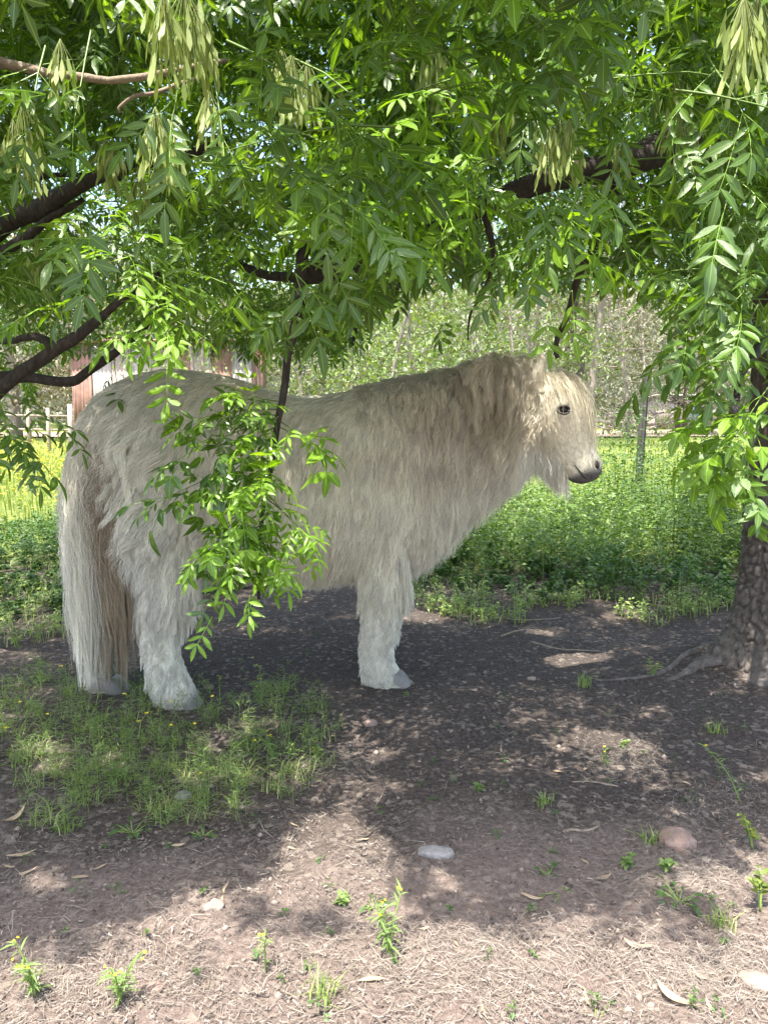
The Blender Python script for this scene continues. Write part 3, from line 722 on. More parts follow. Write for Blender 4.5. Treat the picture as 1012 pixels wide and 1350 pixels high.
def ash_tree(own, base, label, r0, flare, roots, lean):
    base = np.array(base); t = empty('ash_tree', base); tag(t, label, 'tree')
    V, T = trunk_geo(0, 0, 2.6, r0, flare, own * 7., lean=lean)
    obj('trunk', mesh_from('trunk', V, T), M['bark'], t)
    for rt in roots:
        q = spline(np.array(rt, float), 22); q[:, :3] += .008 * np.stack([fbm(q[:, :3] * 9 + k * 3, 2, 70 + k) for k in range(3)], -1)
        V, T = tube(q[:, :3], q[:, 3], 10, .22, 3.); obj('root', mesh_from('root', V - base, T), M['bark_dark'] if rt[0][3] < .02 else M['bark'], t)
    for o, nm, q, mt in limbs:
        if o != own: continue
        V, T = tube(q[:, :3], q[:, 3], 10, .16, 2.)
        b = obj(nm, mesh_from(nm, V - base, T), M[mt], t)
        if nm == 'dead_branch': b['label'] = 'thin drooping dead branch hanging in front of the pony'
    mb = TW[own]
    if mb.n: me = mb.mesh('twigs'); me.transform(Matrix.Translation(Vector(-base))); tag(obj('twigs', me, M['green_stem'], t), kind='stuff')
    foliage(own, t)
    for px, py, Y, k in SEEDS:
        if (px < 330) != (own == 1): continue
        m = np.eye(4); m[:3, :3] = rot_axis((0, 0, 1), rng.uniform(0, 6.28)); m[:3, 3] = P(px, py - 20, Y) - base
        obj('seed_cluster', SEED_ME[k], M['seed'], t, m)
    # the foliage meshes were built in world space
    for c in t.children:
        if c.name.split('.')[0] in ('foliage', 'young_sunlit_foliage'): c.location = tuple(-base)
    return t
g = lambda px, py, dz=0.0: (lambda q: [q[0], q[1], float(gh(q[0], q[1])) + dz])(G(px, py))
rootsR = [[[1.40, 2.74, .04, .045], g(930, 885, .004) + [.024], g(900, 893, .0) + [.015], g(878, 902, -.012) + [.008]],
          [g(935, 862, .01) + [.022], g(905, 868, .006) + [.013], g(878, 888, .003) + [.010], g(850, 896, .0) + [.007], g(800, 897, .001) + [.005], g(762, 891, -.003) + [.003]]]
ash_tree(0, (1.47, 2.78, 0), 'grey barked ash tree beside the pony\'s nose with bright leafy limbs over its back', .135, [(math.pi * .98, .35, .9), (math.pi * 1.3, .3, .8), (math.pi * 1.65, .3, .9), (.4, .4, .6), (1.8, .4, .6)], rootsR, (-.02, .02))
ash_tree(1, (-2.75, 3.3, 0), 'ash tree whose dark limbs reach in over the pony\'s rump', .15, [(0, .4, .8), (2, .4, .8), (4, .4, .8)], [], (.04, -.02))

# ------------------------------------------------------------------ the pony
def Yc(px): return 2.60 + (px - 140) / 650 * .20
def ell_loft(stations, ring=36, sub=5, exp=2.2):
    """stations: centre(3), up(3), side(3), half height, half width -> closed tube"""
    A = np.array([np.concatenate([s[0], s[1], s[2], [s[3], s[4]]]) for s in stations], float)
    A = spline(A, (len(A) - 1) * sub + 1)
    a = np.linspace(0, 2 * np.pi, ring, endpoint=False); ca, sa = np.cos(a), np.sin(a)
    ca = np.sign(ca) * abs(ca) ** (2 / exp); sa = np.sign(sa) * abs(sa) ** (2 / exp)
    up = unit(A[:, 3:6]); sd = unit(A[:, 6:9])
    V = A[:, None, :3] + A[:, 9][:, None, None] * sa[None, :, None] * up[:, None] + A[:, 10][:, None, None] * ca[None, :, None] * sd[:, None]
    n = len(A); V = V.reshape(-1, 3)
    i = np.arange(n - 1)[:, None] * ring; j = np.arange(ring)[None]; k = (j + 1) % ring
    T = quads(np.stack([i + j, i + k, i + ring + k, i + ring + j], -1).reshape(-1, 4))
    V = np.concatenate([V, A[[0, -1], :3]]); c = n * ring
    T = np.concatenate([T, np.stack([np.full(ring, c), (np.arange(ring) + 1) % ring, np.arange(ring)], -1),
                        np.stack([np.full(ring, c + 1), (n - 1) * ring + np.arange(ring), (n - 1) * ring + (np.arange(ring) + 1) % ring], -1)])
    return V, T
SIDE = np.array([0, -1.0, 0]); UP = np.array([0, 0, 1.0])
bodyV = MB()
tor = []
for px, top, bot, hw in [(112, 575, 640, .06), (122, 553, 680, .115), (140, 527, 705, .16), (170, 505, 728, .20), (210, 492, 742, .225), (260, 490, 745, .235), (320, 502, 748, .24),
                         (380, 522, 752, .245), (440, 520, 752, .245), (500, 507, 748, .235), (550, 499, 730, .21), (585, 505, 700, .17), (612, 515, 665, .12), (628, 540, 630, .06)]:
    Y = Yc(px); a, b = P(px, top, Y), P(px, bot, Y)
    tor.append(((a + b) / 2, UP, SIDE, (a[2] - b[2]) / 2, hw))
bodyV.add(*ell_loft(tor))
def inplane(px, py, dx, dy, hh, hw, Y=None):
    """section across a direction (dx,dy) on the picture, half height hh in photo pixels"""
    Y = Y or Yc(px); c = P(px, py, Y); d = unit(P(px + dx, py + dy, Y) - c); u = unit(np.cross(SIDE, d)); 
    if u[2] < 0: u = -u
    return (c, u, SIDE, hh * Y / FPX, hw)
neck = [inplane(500, 618, .9, -.4, 95, .19), inplane(550, 597, .9, -.42, 92, .16), inplane(600, 573, .88, -.45, 84, .125), inplane(645, 550, .85, -.5, 72, .10), inplane(683, 530, .8, -.4, 60, .09), inplane(706, 526, .9, -.2, 46, .075), inplane(722, 522, 1, 0, 30, .05)]
bodyV.add(*ell_loft(neck))
head = [inplane(700, 496, .5, .86, 22, .055), inplane(711, 512, .5, .86, 40, .082), inplane(724, 538, .5, .86, 46, .092), inplane(737, 562, .5, .86, 43, .086), inplane(750, 585, .48, .87, 34, .068), inplane(760, 602, .45, .88, 27, .057), inplane(768, 617, .4, .9, 25, .056), inplane(773, 628, .35, .93, 21, .05), inplane(776, 635, .3, .95, 11, .03)]
bodyV.add(*ell_loft(head, exp=2.3))
def chain(pts, n=24):
    q = spline(np.array([np.append(P(a, b, Y), r) for a, b, Y, r in pts]), n)
    V, T = tube(q[:, :3], q[:, 3], 20); bodyV.add(V, T)
    for c in (q[0], q[-1]):
        bm_s = ell_loft([(c[:3] + UP * c[3] * math.cos(t), np.array([1., 0, 0]), SIDE, max(1e-3, c[3] * math.sin(t)), max(1e-3, c[3] * math.sin(t))) for t in np.linspace(.05, 3.09, 8)], 16, 2, 2)
        bodyV.add(*bm_s)
# near hind, far hind, near fore, far fore
chain([(200, 640, 2.56, .155), (208, 700, 2.52, .14), (220, 755, 2.49, .10), (213, 800, 2.48, .080), (211, 840, 2.47, .060), (217, 878, 2.47, .056), (222, 896, 2.47, .060), (232, 912, 2.46, .054)])
chain([(150, 650, 2.70, .13), (140, 720, 2.68, .115), (140, 765, 2.66, .085), (132, 805, 2.63, .06), (130, 850, 2.62, .045), (131, 885, 2.61, .04), (135, 903, 2.60, .044), (142, 918, 2.59, .046)])
chain([(500, 660, 2.60, .12), (503, 720, 2.60, .094), (506, 765, 2.60, .08), (502, 815, 2.60, .064), (497, 850, 2.60, .054), (498, 875, 2.60, .054), (503, 890, 2.60, .058), (513, 902, 2.60, .054)])
chain([(505, 660, 2.84, .10), (504, 715, 2.86, .08), (500, 755, 2.87, .06), (494, 800, 2.87, .045), (490, 830, 2.87, .036), (489, 856, 2.87, .035), (491, 868, 2.87, .04), (496, 878, 2.87, .042)])
# ears
for sy, dx in ((-.055, 0), (.055, 6)):
    st = []
    for t, w in ((0, .030), (.3, .034), (.6, .029), (.85, .017), (1, .004)):
        c = P(702 + dx + 13 * t, 500 - 38 * t, Yc(705) + sy * 1.25); st.append((c, np.array([1., 0, .25]), np.array([.25, -1, 0]), w, .014 * (1.2 - t)))
    bodyV.add(*ell_loft(st, 16, 3, 2))
tmp = bpy.data.objects.new('tmp', bodyV.mesh('tmp', False)); COL.objects.link(tmp)
rm = tmp.modifiers.new('r', 'REMESH'); rm.mode = 'VOXEL'; rm.voxel_size = .0095
sm = tmp.modifiers.new('s', 'SMOOTH'); sm.factor = .5; sm.iterations = 7
dg = bpy.context.evaluated_depsgraph_get(); ev = tmp.evaluated_get(dg)
bme = bpy.data.meshes.new_from_object(ev); bpy.data.objects.remove(tmp); bme.name = 'pony'; bme.shade_smooth()
n = len(bme.vertices); BV = np.empty(n * 3, np.float32); bme.vertices.foreach_get('co', BV); BV = BV.reshape(-1, 3).astype(float)
# press in the eye socket, nostril and mouth
EYE = P(742, 539, 2.665)
bme.calc_loop_triangles(); LT = np.empty(len(bme.loop_triangles) * 3, np.int32); bme.loop_triangles.foreach_get('vertices', LT); LT = LT.reshape(-1, 3)
bvh = BVHTree.FromPolygons(BV.tolist(), LT.tolist())
def on_body(px, py):
    d = ray(px, py); h = bvh.ray_cast(Vector((0, 0, CAM_H)), Vector(d).normalized())
    return (np.array(h[0]), np.array(h[1])) if h[0] is not None else (P(px, py, Yc(px) - .06), SIDE)
EYE, EYEN = on_body(742, 540)
NOS, NOSN = on_body(788, 612)
mouth_px = [(757, 613), (762, 619), (768, 626), (773, 630), (779, 630)]
MOUTH = [on_body(*q) for q in mouth_px]
for c, nn, r, dep in [(EYE, EYEN, .02, .006), (NOS, NOSN, .014, .012)] + [(a, b, .007, .006) for a, b in MOUTH]:
    d = np.linalg.norm(BV - c, axis=1); BV -= nn * (dep * np.exp(-(d / r) ** 2))[:, None]
bme.vertices.foreach_set('co', BV.astype(np.float32).ravel()); bme.update()
vn = np.empty(n * 3, np.float32); bme.vertices.foreach_get('normal', vn); vn = vn.reshape(-1, 3).astype(float)

CREAM = np.array([.84, .795, .655]); WHITE = np.array([.86, .825, .715]); DIRTY = np.array([.54, .465, .34]); GREY = np.array([.75, .74, .665]); BROWN = np.array([.27, .21, .145]); GOLD = np.array([.60, .52, .36]); MUZ = np.array([.05, .046, .045])
def coat_colour(p):
    px, py = pix(p); nz = fbm(p * 6, 3, 200); n2 = fbm(p * 22, 2, 210)
    c = np.repeat(CREAM[None], len(p), 0)
    def blend(col, w):
        nonlocal c
        w = np.clip(w, 0, 1)[:, None]; c = c * (1 - w) + np.asarray(col) * w
    blend(GREY, np.clip((330 - px) / 150, 0, .75))                                        # greyer rump
    # dusty brown over the crest, neck and shoulder
    blend(DIRTY, np.clip(1.1 - np.hypot((px - 630) / 115, (py - 530) / 80), 0, 1) * 1.0 + .2 * nz * (px > 540))
    blend(DIRTY, np.clip(1.0 - np.hypot((px - 575) / 70, (py - 590) / 60), 0, 1) * .35)
    blend(DIRTY, np.clip(1 - np.hypot((px - 480) / 120, (py - 510) / 30), 0, 1) * .4)
    blend(WHITE, np.clip((py - 760) / 90, 0, 1) * .8)
    blend(BROWN, np.clip((py - 700) / 60, 0, 1) * np.clip((195 - px) / 20, 0, 1) * .25)
    blend(DIRTY, np.clip(nz * .9 - .1, 0, .5) * .6); blend(WHITE, np.clip(n2 * .8, 0, .35))
    blend(DIRTY * .8, np.clip((.07 - p[:, 2]) / .06, 0, 1) * .6)
    # muzzle
    mz = np.clip((px * .35 + py * .93 - 838) / 14, 0, 1) * (px > 740)
    blend(MUZ, mz * .93)
    return c
m, nt, b = new_mat('pony_skin'); nt.links.new(attr(nt, 'tint', 'Color'), b.inputs['Base Color']); b.inputs['Roughness'].default_value = .7
bump(nt, b, noise_tex(nt, 260, 3, .6, coords(nt)), .3, .002); M['skin'] = m
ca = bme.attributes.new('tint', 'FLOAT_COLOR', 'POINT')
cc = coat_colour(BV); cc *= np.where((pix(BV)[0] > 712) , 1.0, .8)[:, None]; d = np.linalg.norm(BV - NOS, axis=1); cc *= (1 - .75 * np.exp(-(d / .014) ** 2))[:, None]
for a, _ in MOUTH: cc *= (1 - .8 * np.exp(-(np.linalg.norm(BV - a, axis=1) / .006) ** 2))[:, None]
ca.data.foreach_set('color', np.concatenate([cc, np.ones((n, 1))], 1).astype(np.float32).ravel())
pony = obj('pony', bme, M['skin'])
tag(pony, 'shaggy cream white pony standing side on under the ash tree', 'pony')

m, nt, b = new_mat('pony_hair'); c = attr(nt, 'tint', 'Color')
b.inputs['Roughness'].default_value = .55; b.inputs['Specular IOR Level'].default_value = .25
nt.links.new(c, b.inputs['Base Color'])
tr = node(nt, 'ShaderNodeBsdfTranslucent'); nt.links.new(c, tr.inputs[0]); mx = node(nt, 'ShaderNodeMixShader'); mx.inputs[0].default_value = .24
nt.links.new(b.outputs[0], mx.inputs[1]); nt.links.new(tr.outputs[0], mx.inputs[2]); nt.links.new(mx.outputs[0], nt.nodes['Material Output'].inputs[0]); M['hair'] = m

FN = np.cross(BV[LT[:, 1]] - BV[LT[:, 0]], BV[LT[:, 2]] - BV[LT[:, 0]]); FA = np.linalg.norm(FN, axis=1) / 2
FCEN = BV[LT].mean(1)
def sample(nn, weight):
    w = FA * weight; w = w / w.sum(); f = rng.choice(len(FA), nn, p=w)
    u = rng.random(nn); v = rng.random(nn); s = u + v > 1; u[s] = 1 - u[s]; v[s] = 1 - v[s]
    Tt = LT[f]; p = BV[Tt[:, 0]] * (1 - u - v)[:, None] + BV[Tt[:, 1]] * u[:, None] + BV[Tt[:, 2]] * v[:, None]
    nr = unit(vn[Tt[:, 0]] * (1 - u - v)[:, None] + vn[Tt[:, 1]] * u[:, None] + vn[Tt[:, 2]] * v[:, None])
    return p, nr
def grow(name, p, nrm, d, L, col, npts=7, lift=.35, grav=.25, wave=.0, wfreq=2.0, nclump=0, cs=.6, rad=.0008, jit=.12, tipcol=None):
    n = len(p); L = np.broadcast_to(L, (n,)); lift = np.broadcast_to(lift, (n,))
    d = unit(d + rng.normal(0, jit, (n, 3))); d = d - nrm * np.sum(d * nrm, 1, keepdims=True); d = unit(unit(d) + nrm * lift[:, None])
    pts = np.empty((n, npts, 3)); pts[:, 0] = p - nrm * .003; cur = d.copy()
    g = np.broadcast_to(grav, (n,))[:, None]
    st = (L / (npts - 1))[:, None]
    for k in range(1, npts):
        cur = unit(cur + np.array([0, 0, -1.0]) * g * (k / npts)); pts[:, k] = pts[:, k - 1] + cur * st
    s = np.linspace(0, 1, npts)
    low_z = gh(p[:, 0], p[:, 1])[:, None] + .004
    if nclump:
        ci = rng.choice(n, nclump, replace=False); kd = kdtree.KDTree(nclump)
        for a, i in enumerate(ci): kd.insert(Vector(p[i]), a)
        kd.balance(); near = np.array([kd.find(Vector(q))[1] for q in p])
        w = (np.broadcast_to(cs, (n,))[:, None] * s[None] ** 1.1)[..., None]
        gp = pts[ci][near]; own = pts - pts[:, :1]
        target = gp + (pts[:, :1] - gp[:, :1]) * (1 - .85 * s)[None, :, None]
        pts = pts * (1 - w) + target * w
        if wave is not None:
            ph = rng.uniform(0, 6.28, nclump)[near]; am = (rng.uniform(.4, 1.3, nclump)[near] * np.broadcast_to(wave, (n,)))
            sd = unit(np.cross(d, nrm)); fr = rng.uniform(.7, 1.3, nclump)[near] * wfreq
            x = np.sin(6.28 * fr[:, None] * s[None] + ph[:, None]) - np.sin(ph)[:, None]
            x2 = np.cos(6.28 * fr[:, None] * s[None] + ph[:, None]) - np.cos(ph)[:, None]
            env = (am * L)[:, None] * np.minimum(1, s * 2)[None]
            pts = pts + sd[:, None] * (x * env)[..., None] + nrm[:, None] * (x2 * env * .5)[..., None]
        col = col * (rng.uniform(.72, 1.15, nclump)[near])[:, None]
    col = np.clip(col * (1.1 - .42 * rng.random((n, 1)) ** 2.4), 0, .92)
    pts[..., 2] = np.maximum(pts[..., 2], low_z)
    ok = (np.linalg.norm((pts - (EYE + EYEN * .008)) * np.array([.75, .8, 1]), axis=2) > .0165).all(1)       # nothing hangs over the eye
    pts = pts[ok]; col = col[ok]; rad = np.broadcast_to(rad, (n,))[ok]; n = len(pts)
    hc = bpy.data.hair_curves.new(name); hc.add_curves([npts] * n)
    hc.position_data.foreach_set('vector', pts.astype(np.float32).ravel())
    ra = hc.attributes.get('radius') or hc.attributes.new('radius', 'FLOAT', 'POINT')
    rr = (np.broadcast_to(rad, (n,))[:, None] * (1.0 - .75 * s[None] ** 1.5)); ra.data.foreach_set('value', rr.astype(np.float32).ravel())
    ta = hc.attributes.new('tint', 'FLOAT_COLOR', 'CURVE'); ta.data.foreach_set('color', np.concatenate([col, np.ones((n, 1))], 1).astype(np.float32).ravel())
    o = bpy.data.objects.new(name, hc); COL.objects.link(o); hc.materials.append(M['hair']); o.parent = pony
    return o, pts

# --- the coat: combed by region
fpx, fpy = pix(FCEN)
headm = fpx > 708 - (fpy - 500) * .03            # ahead of the poll
mzl = (fpx * .35 + fpy * .93 > 846) & (fpx > 738)
wgt = np.where(headm, 2.6, 1.0) * np.where(mzl, .5, 1.0) * np.where(FCEN[:, 1] > Yc(fpx) + .12, .55, 1.0)
p, nr = sample(170000, wgt)
keep = np.ones(len(p), bool)
for u in np.linspace(0, 1, 4): keep &= np.linalg.norm((p - EYE - np.array([-.012, 0, .020]) * u) * np.array([.66, 1, 1]), axis=1) > .0135
p, nr = p[keep], nr[keep]
px, py = pix(p); nn = len(p)
hd = px > 708 - (py - 500) * .03; mz = np.clip((px * .35 + py * .93 - 838) / 14, 0, 1) * (px > 735)
sway = np.stack([fbm(p * 7, 2, 300), fbm(p * 7, 2, 310), np.zeros(nn)], -1)
d = np.repeat(np.array([[-.16, 0, -1.0]]), nn, 0)
L = np.full(nn, .066); lift = np.full(nn, .34); wave = np.full(nn, .05); cs = np.full(nn, .55)
topw = np.clip((nr[:, 2] - .35) / .4, 0, 1)
d += topw[:, None] * np.stack([-np.full(nn, .9), np.sign(nr[:, 1]) * 1.0, np.zeros(nn)], -1)
r_ = np.clip((250 - px) / 110, 0, 1); d += r_[:, None] * np.array([-.65, 0, 0]); L += r_ * .035; wave += r_ * .03
th = (px < 270) & (py > 600); L[th] += .03; lift[th] = .3
bel = np.clip((py - 690) / 60, 0, 1) * ((px > 250) & (px < 620)); L += bel * .03
ch = np.clip((px - 520) / 60, 0, 1) * np.clip((py - 560) / 60, 0, 1) * (~hd); L += ch * .06; d += ch[:, None] * np.array([.1, 0, 0])
nk = np.clip((px - 560) / 60, 0, 1) * (~hd); L += nk * .015; wave += nk * .05; cs += nk * .1
leg = py > 775; L[leg] = .055; lift[leg] = .28; d[leg] = [-.05, 0, -1]; wave[leg] = .09; cs[leg] = .7
ft = py > 850; L[ft] = .05; lift[ft] = .3; wave[ft] = .12
foot = py > 890; L[foot] = .055; lift[foot] = .30
hoofless = ~((p[:, 2] < .035) & (nr[:, 0] > .2)); 
hw = np.clip((px - (708 - (py - 500) * .03)) / 34, 0, 1); hw = np.maximum(hw, np.clip((742 - px) / 10, 0, 1) * 0)
L[hd] = (.055 * (1 - hw) + .019 * hw)[hd]; lift[hd] = (.36 * (1 - hw) + .30 * hw)[hd]; d[hd] = (np.array([.05, 0, -1.0]) * (1 - hw[:, None]) + np.array([.45, 0, -.7]) * hw[:, None])[hd]; wave[hd] = .03; cs[hd] = .4
jaw = hd & ((py - 605) > (px - 735) * .6) & (px < 745); L[jaw] = .05; lift[jaw] = .3; d[jaw] = [.05, 0, -1]
L = np.where(mz > 0, .022 * (1 - mz) + .004 * mz, L)
d += sway * np.where(hd, .12, .55)[:, None]
ear = (px > 694) & (px < 722) & (py < 500 - 0 * px) & (p[:, 2] > 1.075); L[ear] = .016; lift[ear] = .3; d[ear] = [.1, 0, 1.]
L *= rng.uniform(.65, 1.25, nn)
col = coat_colour(p)
rad = np.where(hd, .0006, .00085)
k = np.ones(nn, bool)
grow('coat', p[k], nr[k], d[k], L[k], col[k], 7, lift[k], np.where(hd[k], .05, .28), wave[k], 1.3, 24000, cs[k] * .75, rad[k] * .9)

# --- longer hair: mane, forelock, beard, tail, thigh and leg feathers
def pick(cond, n, extra=None):
    return sample(n, cond.astype(float) + 1e-12)
Fn = unit(FN)
crest = (Fn[:, 2] > .25) & (fpx > 470) & (fpx < 694) & (fpy < 560) & ~headm
p, q = pick(crest, 9000); px, py = pix(p)
dirm = np.stack([-.15 + .35 * fbm(p * 9, 2, 320), np.where(p[:, 1] < Yc(px) + .03, -1.0, 1.0) * .8, np.full(len(p), -.5)], -1)
Lm = np.interp(px, [470, 540, 620, 700], [.06, .085, .14, .16]) * rng.uniform(.6, 1.15, len(p))
grow('mane', p, q, dirm, Lm, coat_colour(p) * .5 + np.array([.56, .50, .39]) * .5, 12, np.interp(px, [470, 600, 700], [.9, .7, .45]), .42, .045, 1.8, 420, .8, .0009)
fl = headm & (fpy < 520) & (fpx > 712) & (Fn[:, 0] + Fn[:, 2] * .6 > .5)
fl &= Fn[:, 1] > -.55
p, q = pick(fl, 1150)
dirf = np.stack([np.full(len(p), .27), (p[:, 1] - Yc(725)) * 1.8 - .05 + .13 * rng.normal(0, 1, len(p)), np.full(len(p), -.85)], -1)
grow('forelock', p, q, dirf, rng.uniform(.06, .27, len(p)), np.repeat((GOLD * .5 + CREAM * .5)[None], len(p), 0), 14, .0, .30, .014, 1.2, 150, .5, .0006)
bd = (fpx > 680) & (fpx < 732) & (fpy > np.interp(fpx, [680, 744], [560, 600])) & (fpy < 645)
p, q = pick(bd & (Fn[:, 2] < .3), 7500)
grow('beard', p, q, np.repeat(np.array([[.06, 0, -1.0]]), len(p), 0), rng.uniform(.05, .18, len(p)), np.repeat(WHITE[None], len(p), 0), 9, .2, .5, .05, 1.0, 500, .45, .0006, .2)
thr = (fpx > 575) & (fpx < 712) & (Fn[:, 2] < .1) & (fpy > np.interp(fpx, [575, 640, 712], [640, 600, 585])) & (fpy < 720)
p, q = pick(thr, 6500); px, py = pix(p)
grow('throat_fringe', p, q, np.repeat(np.array([[-.05, 0, -1.0]]), len(p), 0), rng.uniform(.05, .12, len(p)) * np.interp(px, [620, 690, 712], [1, 1.45, 1.6]), coat_colour(p) * .6 + WHITE * .4, 9, .2, .45, .05, 1.1, 420, .55, .0007)
bl = (Fn[:, 2] < -.35) & (fpx > 250) & (fpx < 600) & (fpy > 690) & (fpy < 770)
p, q = pick(bl, 9000)
grow('belly_fringe', p, q, np.repeat(np.array([[-.08, 0, -1.0]]), len(p), 0), rng.uniform(.035, .075, len(p)), coat_colour(p), 7, .4, .6, .04, 1.0, 500, .55, .0008)
cf = (Fn[:, 0] > -.2) & (fpx > 515) & (fpx < 640) & (fpy > 650) & (fpy < 735)
p, q = pick(cf, 6000)
grow('chest_hair', p, q, np.repeat(np.array([[-.1, -.1, -1.0]]), len(p), 0), rng.uniform(.06, .13, len(p)), coat_colour(p), 9, .3, .4, .05, 1.3, 240, .7, .0008)
thg = (fpx > 168) & (fpx < 262) & (fpy > 590) & (fpy < 800) & (Fn[:, 1] < .2)
p, q = pick(thg, 6500)
grow('thigh_hair', p, q, np.stack([-.05 + .35 * fbm(p * 8, 2, 340), np.zeros(len(p)), -np.ones(len(p))], -1), rng.uniform(.07, .15, len(p)), coat_colour(p) * .7 + WHITE * .3, 10, .28, .4, .05, 1.5, 260, .8, .0008)
lk = (fpx > 150) & (fpx < 225) & (fpy > 545) & (fpy < 690) & (Fn[:, 1] < .2)
p, q = pick(lk, 2600)
grow('rump_locks', p, q, np.stack([-.25 + .7 * fbm(p * 7, 2, 345), np.zeros(len(p)), -np.ones(len(p))], -1), rng.uniform(.09, .19, len(p)), coat_colour(p) * .4 + WHITE * .6, 12, .4, .35, .10, 1.3, 50, .85, .0008)
fe = (fpy > 800) & (fpy < 912) & ((Fn[:, 0] < .3) | (fpx > 440))
p, q = pick(fe, 7000); px, py = pix(p)
grow('leg_feather', p, q, np.stack([-.2 * np.ones(len(p)), np.zeros(len(p)), -np.ones(len(p))], -1), np.where(py > 860, .05, .07) * rng.uniform(.6, 1.2, len(p)), WHITE * rng.uniform(.8, 1.05, (len(p), 1)), 9, .42, .4, .09, 1.8, 300, .75, .0008)

ft = (fpy > 868) & (FCEN[:, 2] < .13)
p, q = pick(ft, 6000)
grow('fetlock_hair', p, q, q * .4 + np.array([.12, 0, -1.0]), rng.uniform(.035, .07, len(p)), coat_colour(p) * rng.uniform(.75, 1.05, (len(p), 1)), 8, .55, .45, .10, 1.4, 420, .75, .0007)
# tail: strands sprung from the dock and the back of the rump, hanging to the fetlocks
dock = (fpx < 165) & (fpy > 545) & (fpy < 700) & (Fn[:, 0] < .1) & (Fn[:, 1] < .7)
p, q = pick(dock, 13500); px, py = pix(p); n = len(p)
u = rng.random(n); 
lo_x = np.interp(px, [105, 120, 160], [112, 136, 166]) + rng.normal(0, 8, n); npts = 22
end_py = np.minimum(np.clip(rng.normal(822, 60, n), 680, 960), rng.uniform(835, 915, n))
endY = 2.44 + .16 * rng.random(n) - .05
s = np.linspace(0, 1, npts)
E = np.array([P(a, b_, c_) for a, b_, c_ in zip(lo_x, end_py, endY)])
ci = rng.choice(n, 260, replace=False); kd = kdtree.KDTree(260)
K = np.stack([px / 60, lo_x / 14, end_py / 200], -1)
for a, i in enumerate(ci): kd.insert(Vector(K[i]), a)
kd.balance(); near = np.array([kd.find(Vector(x))[1] for x in K])
E = E * .78 + E[ci][near] * .22
c1 = p + q * .05 + np.array([-.015, 0, -.03]); c2 = np.stack([E[:, 0], E[:, 1], E[:, 2] + (p[:, 2] - E[:, 2]) * .62], -1)
b = s[None, :, None]
pts = p[:, None] * (1 - b) ** 3 + 3 * c1[:, None] * b * (1 - b) ** 2 + 3 * c2[:, None] * b * b * (1 - b) + E[:, None] * b ** 3
ph = rng.uniform(0, 6.28, 260)[near]; fr = rng.uniform(1.6, 3.0, 260)[near]; am = rng.uniform(.003, .014, 260)[near]
x = np.sin(6.28 * fr[:, None] * s[None] + ph[:, None]) * (am[:, None] * np.minimum(1, s * 3)[None]); y = np.cos(6.28 * fr[:, None] * s[None] * .8 + ph[:, None]) * (am[:, None] * np.minimum(1, s * 3)[None])
pts[..., 0] += x; pts[..., 1] += y; pts[..., 2] = np.maximum(pts[..., 2], .02)
core = np.clip((lo_x - 127 + rng.normal(0, 7, n)) / 12, 0, 1) * np.clip((186 - lo_x) / 8, 0, 1)
tc = (GREY * .3 + CREAM * .7)[None] * (1 - core[:, None]) + (BROWN * .9 + DIRTY * .25)[None] * core[:, None]
tc = tc * rng.uniform(.72, 1.15, 260)[near][:, None] * (1.12 - .5 * rng.random((n, 1)) ** 2)
# strands start pale at the rump and turn brown further down: two lengths of colour per strand
colp = np.repeat(tc[:, None], npts, 1); wtop = np.clip(1.15 - s / .24, 0, 1)[None, :, None]; colp = colp * (1 - wtop) + (GREY * .4 + CREAM * .6)[None, None] * wtop
hc = bpy.data.hair_curves.new('tail'); hc.add_curves([npts] * n); hc.position_data.foreach_set('vector', pts.astype(np.float32).ravel())
ra = hc.attributes.get('radius') or hc.attributes.new('radius', 'FLOAT', 'POINT'); ra.data.foreach_set('value', np.tile(.00065 * (1 - .7 * s ** 2), n).astype(np.float32))
ta = hc.attributes.new('tint', 'FLOAT_COLOR', 'POINT'); ta.data.foreach_set('color', np.concatenate([colp, np.ones((n, npts, 1))], 2).astype(np.float32).ravel())
o = bpy.data.objects.new('tail', hc); COL.objects.link(o); hc.materials.append(M['hair']); o.parent = pony; o['label'] = 'long tail, pale at the rump and brown lower down'

# eye, lids, hooves
m, nt, b = new_mat('pony_eye'); b.inputs['Base Color'].default_value = (.006, .005, .005, 1); b.inputs['Roughness'].default_value = .08; M['eye'] = m
def blob(c, ax, rx, ry, rz, seg=24):
    x, y, z = ax; st = []
    for t in np.linspace(.04, 3.10, 12): st.append((c + x * rx * math.cos(t), z, y, max(1e-4, rz * math.sin(t)), max(1e-4, ry * math.sin(t))))
    return ell_loft(st, seg, 1, 2)
ex = unit(np.array([1, -.1, -.12]) - EYEN * (np.array([1, -.1, -.12]) @ EYEN)); ez = np.cross(EYEN, ex); ez = ez * np.sign(ez[2])
V, T = blob(EYE - EYEN * .004, (ex, EYEN, ez), .0195, .0145, .015); obj('eye', mesh_from('eye', V, T), M['eye'], pony)
M['lid'] = plain('eyelid_skin', (.045, .04, .037), .6)
for sgn, nm in ((1, 'eyelid'), (-1, 'eyelid')):
    a = np.linspace(-1.45, 1.45, 12); q = np.stack([EYE + ex * .021 * math.sin(t) + ez * sgn * (.0135 * math.cos(t) + .0005) + EYEN * (.003 + .0055 * math.cos(t)) for t in a])
    V, T = tube(q, .0028 + .0016 * np.cos(a), 8); obj(nm, mesh_from(nm, V, T), M['lid'], pony)
q = np.array([a + b_ * .001 for a, b_ in MOUTH]); M['lip'] = plain('dark_lip_nostril', (.03, .026, .025), .5)
V, T = tube(spline(q, 14), np.concatenate([np.linspace(.0015, .0036, 7), np.linspace(.0036, .002, 7)]), 6); obj('mouth_line', mesh_from('mouth', V, T), M['lip'], pony)
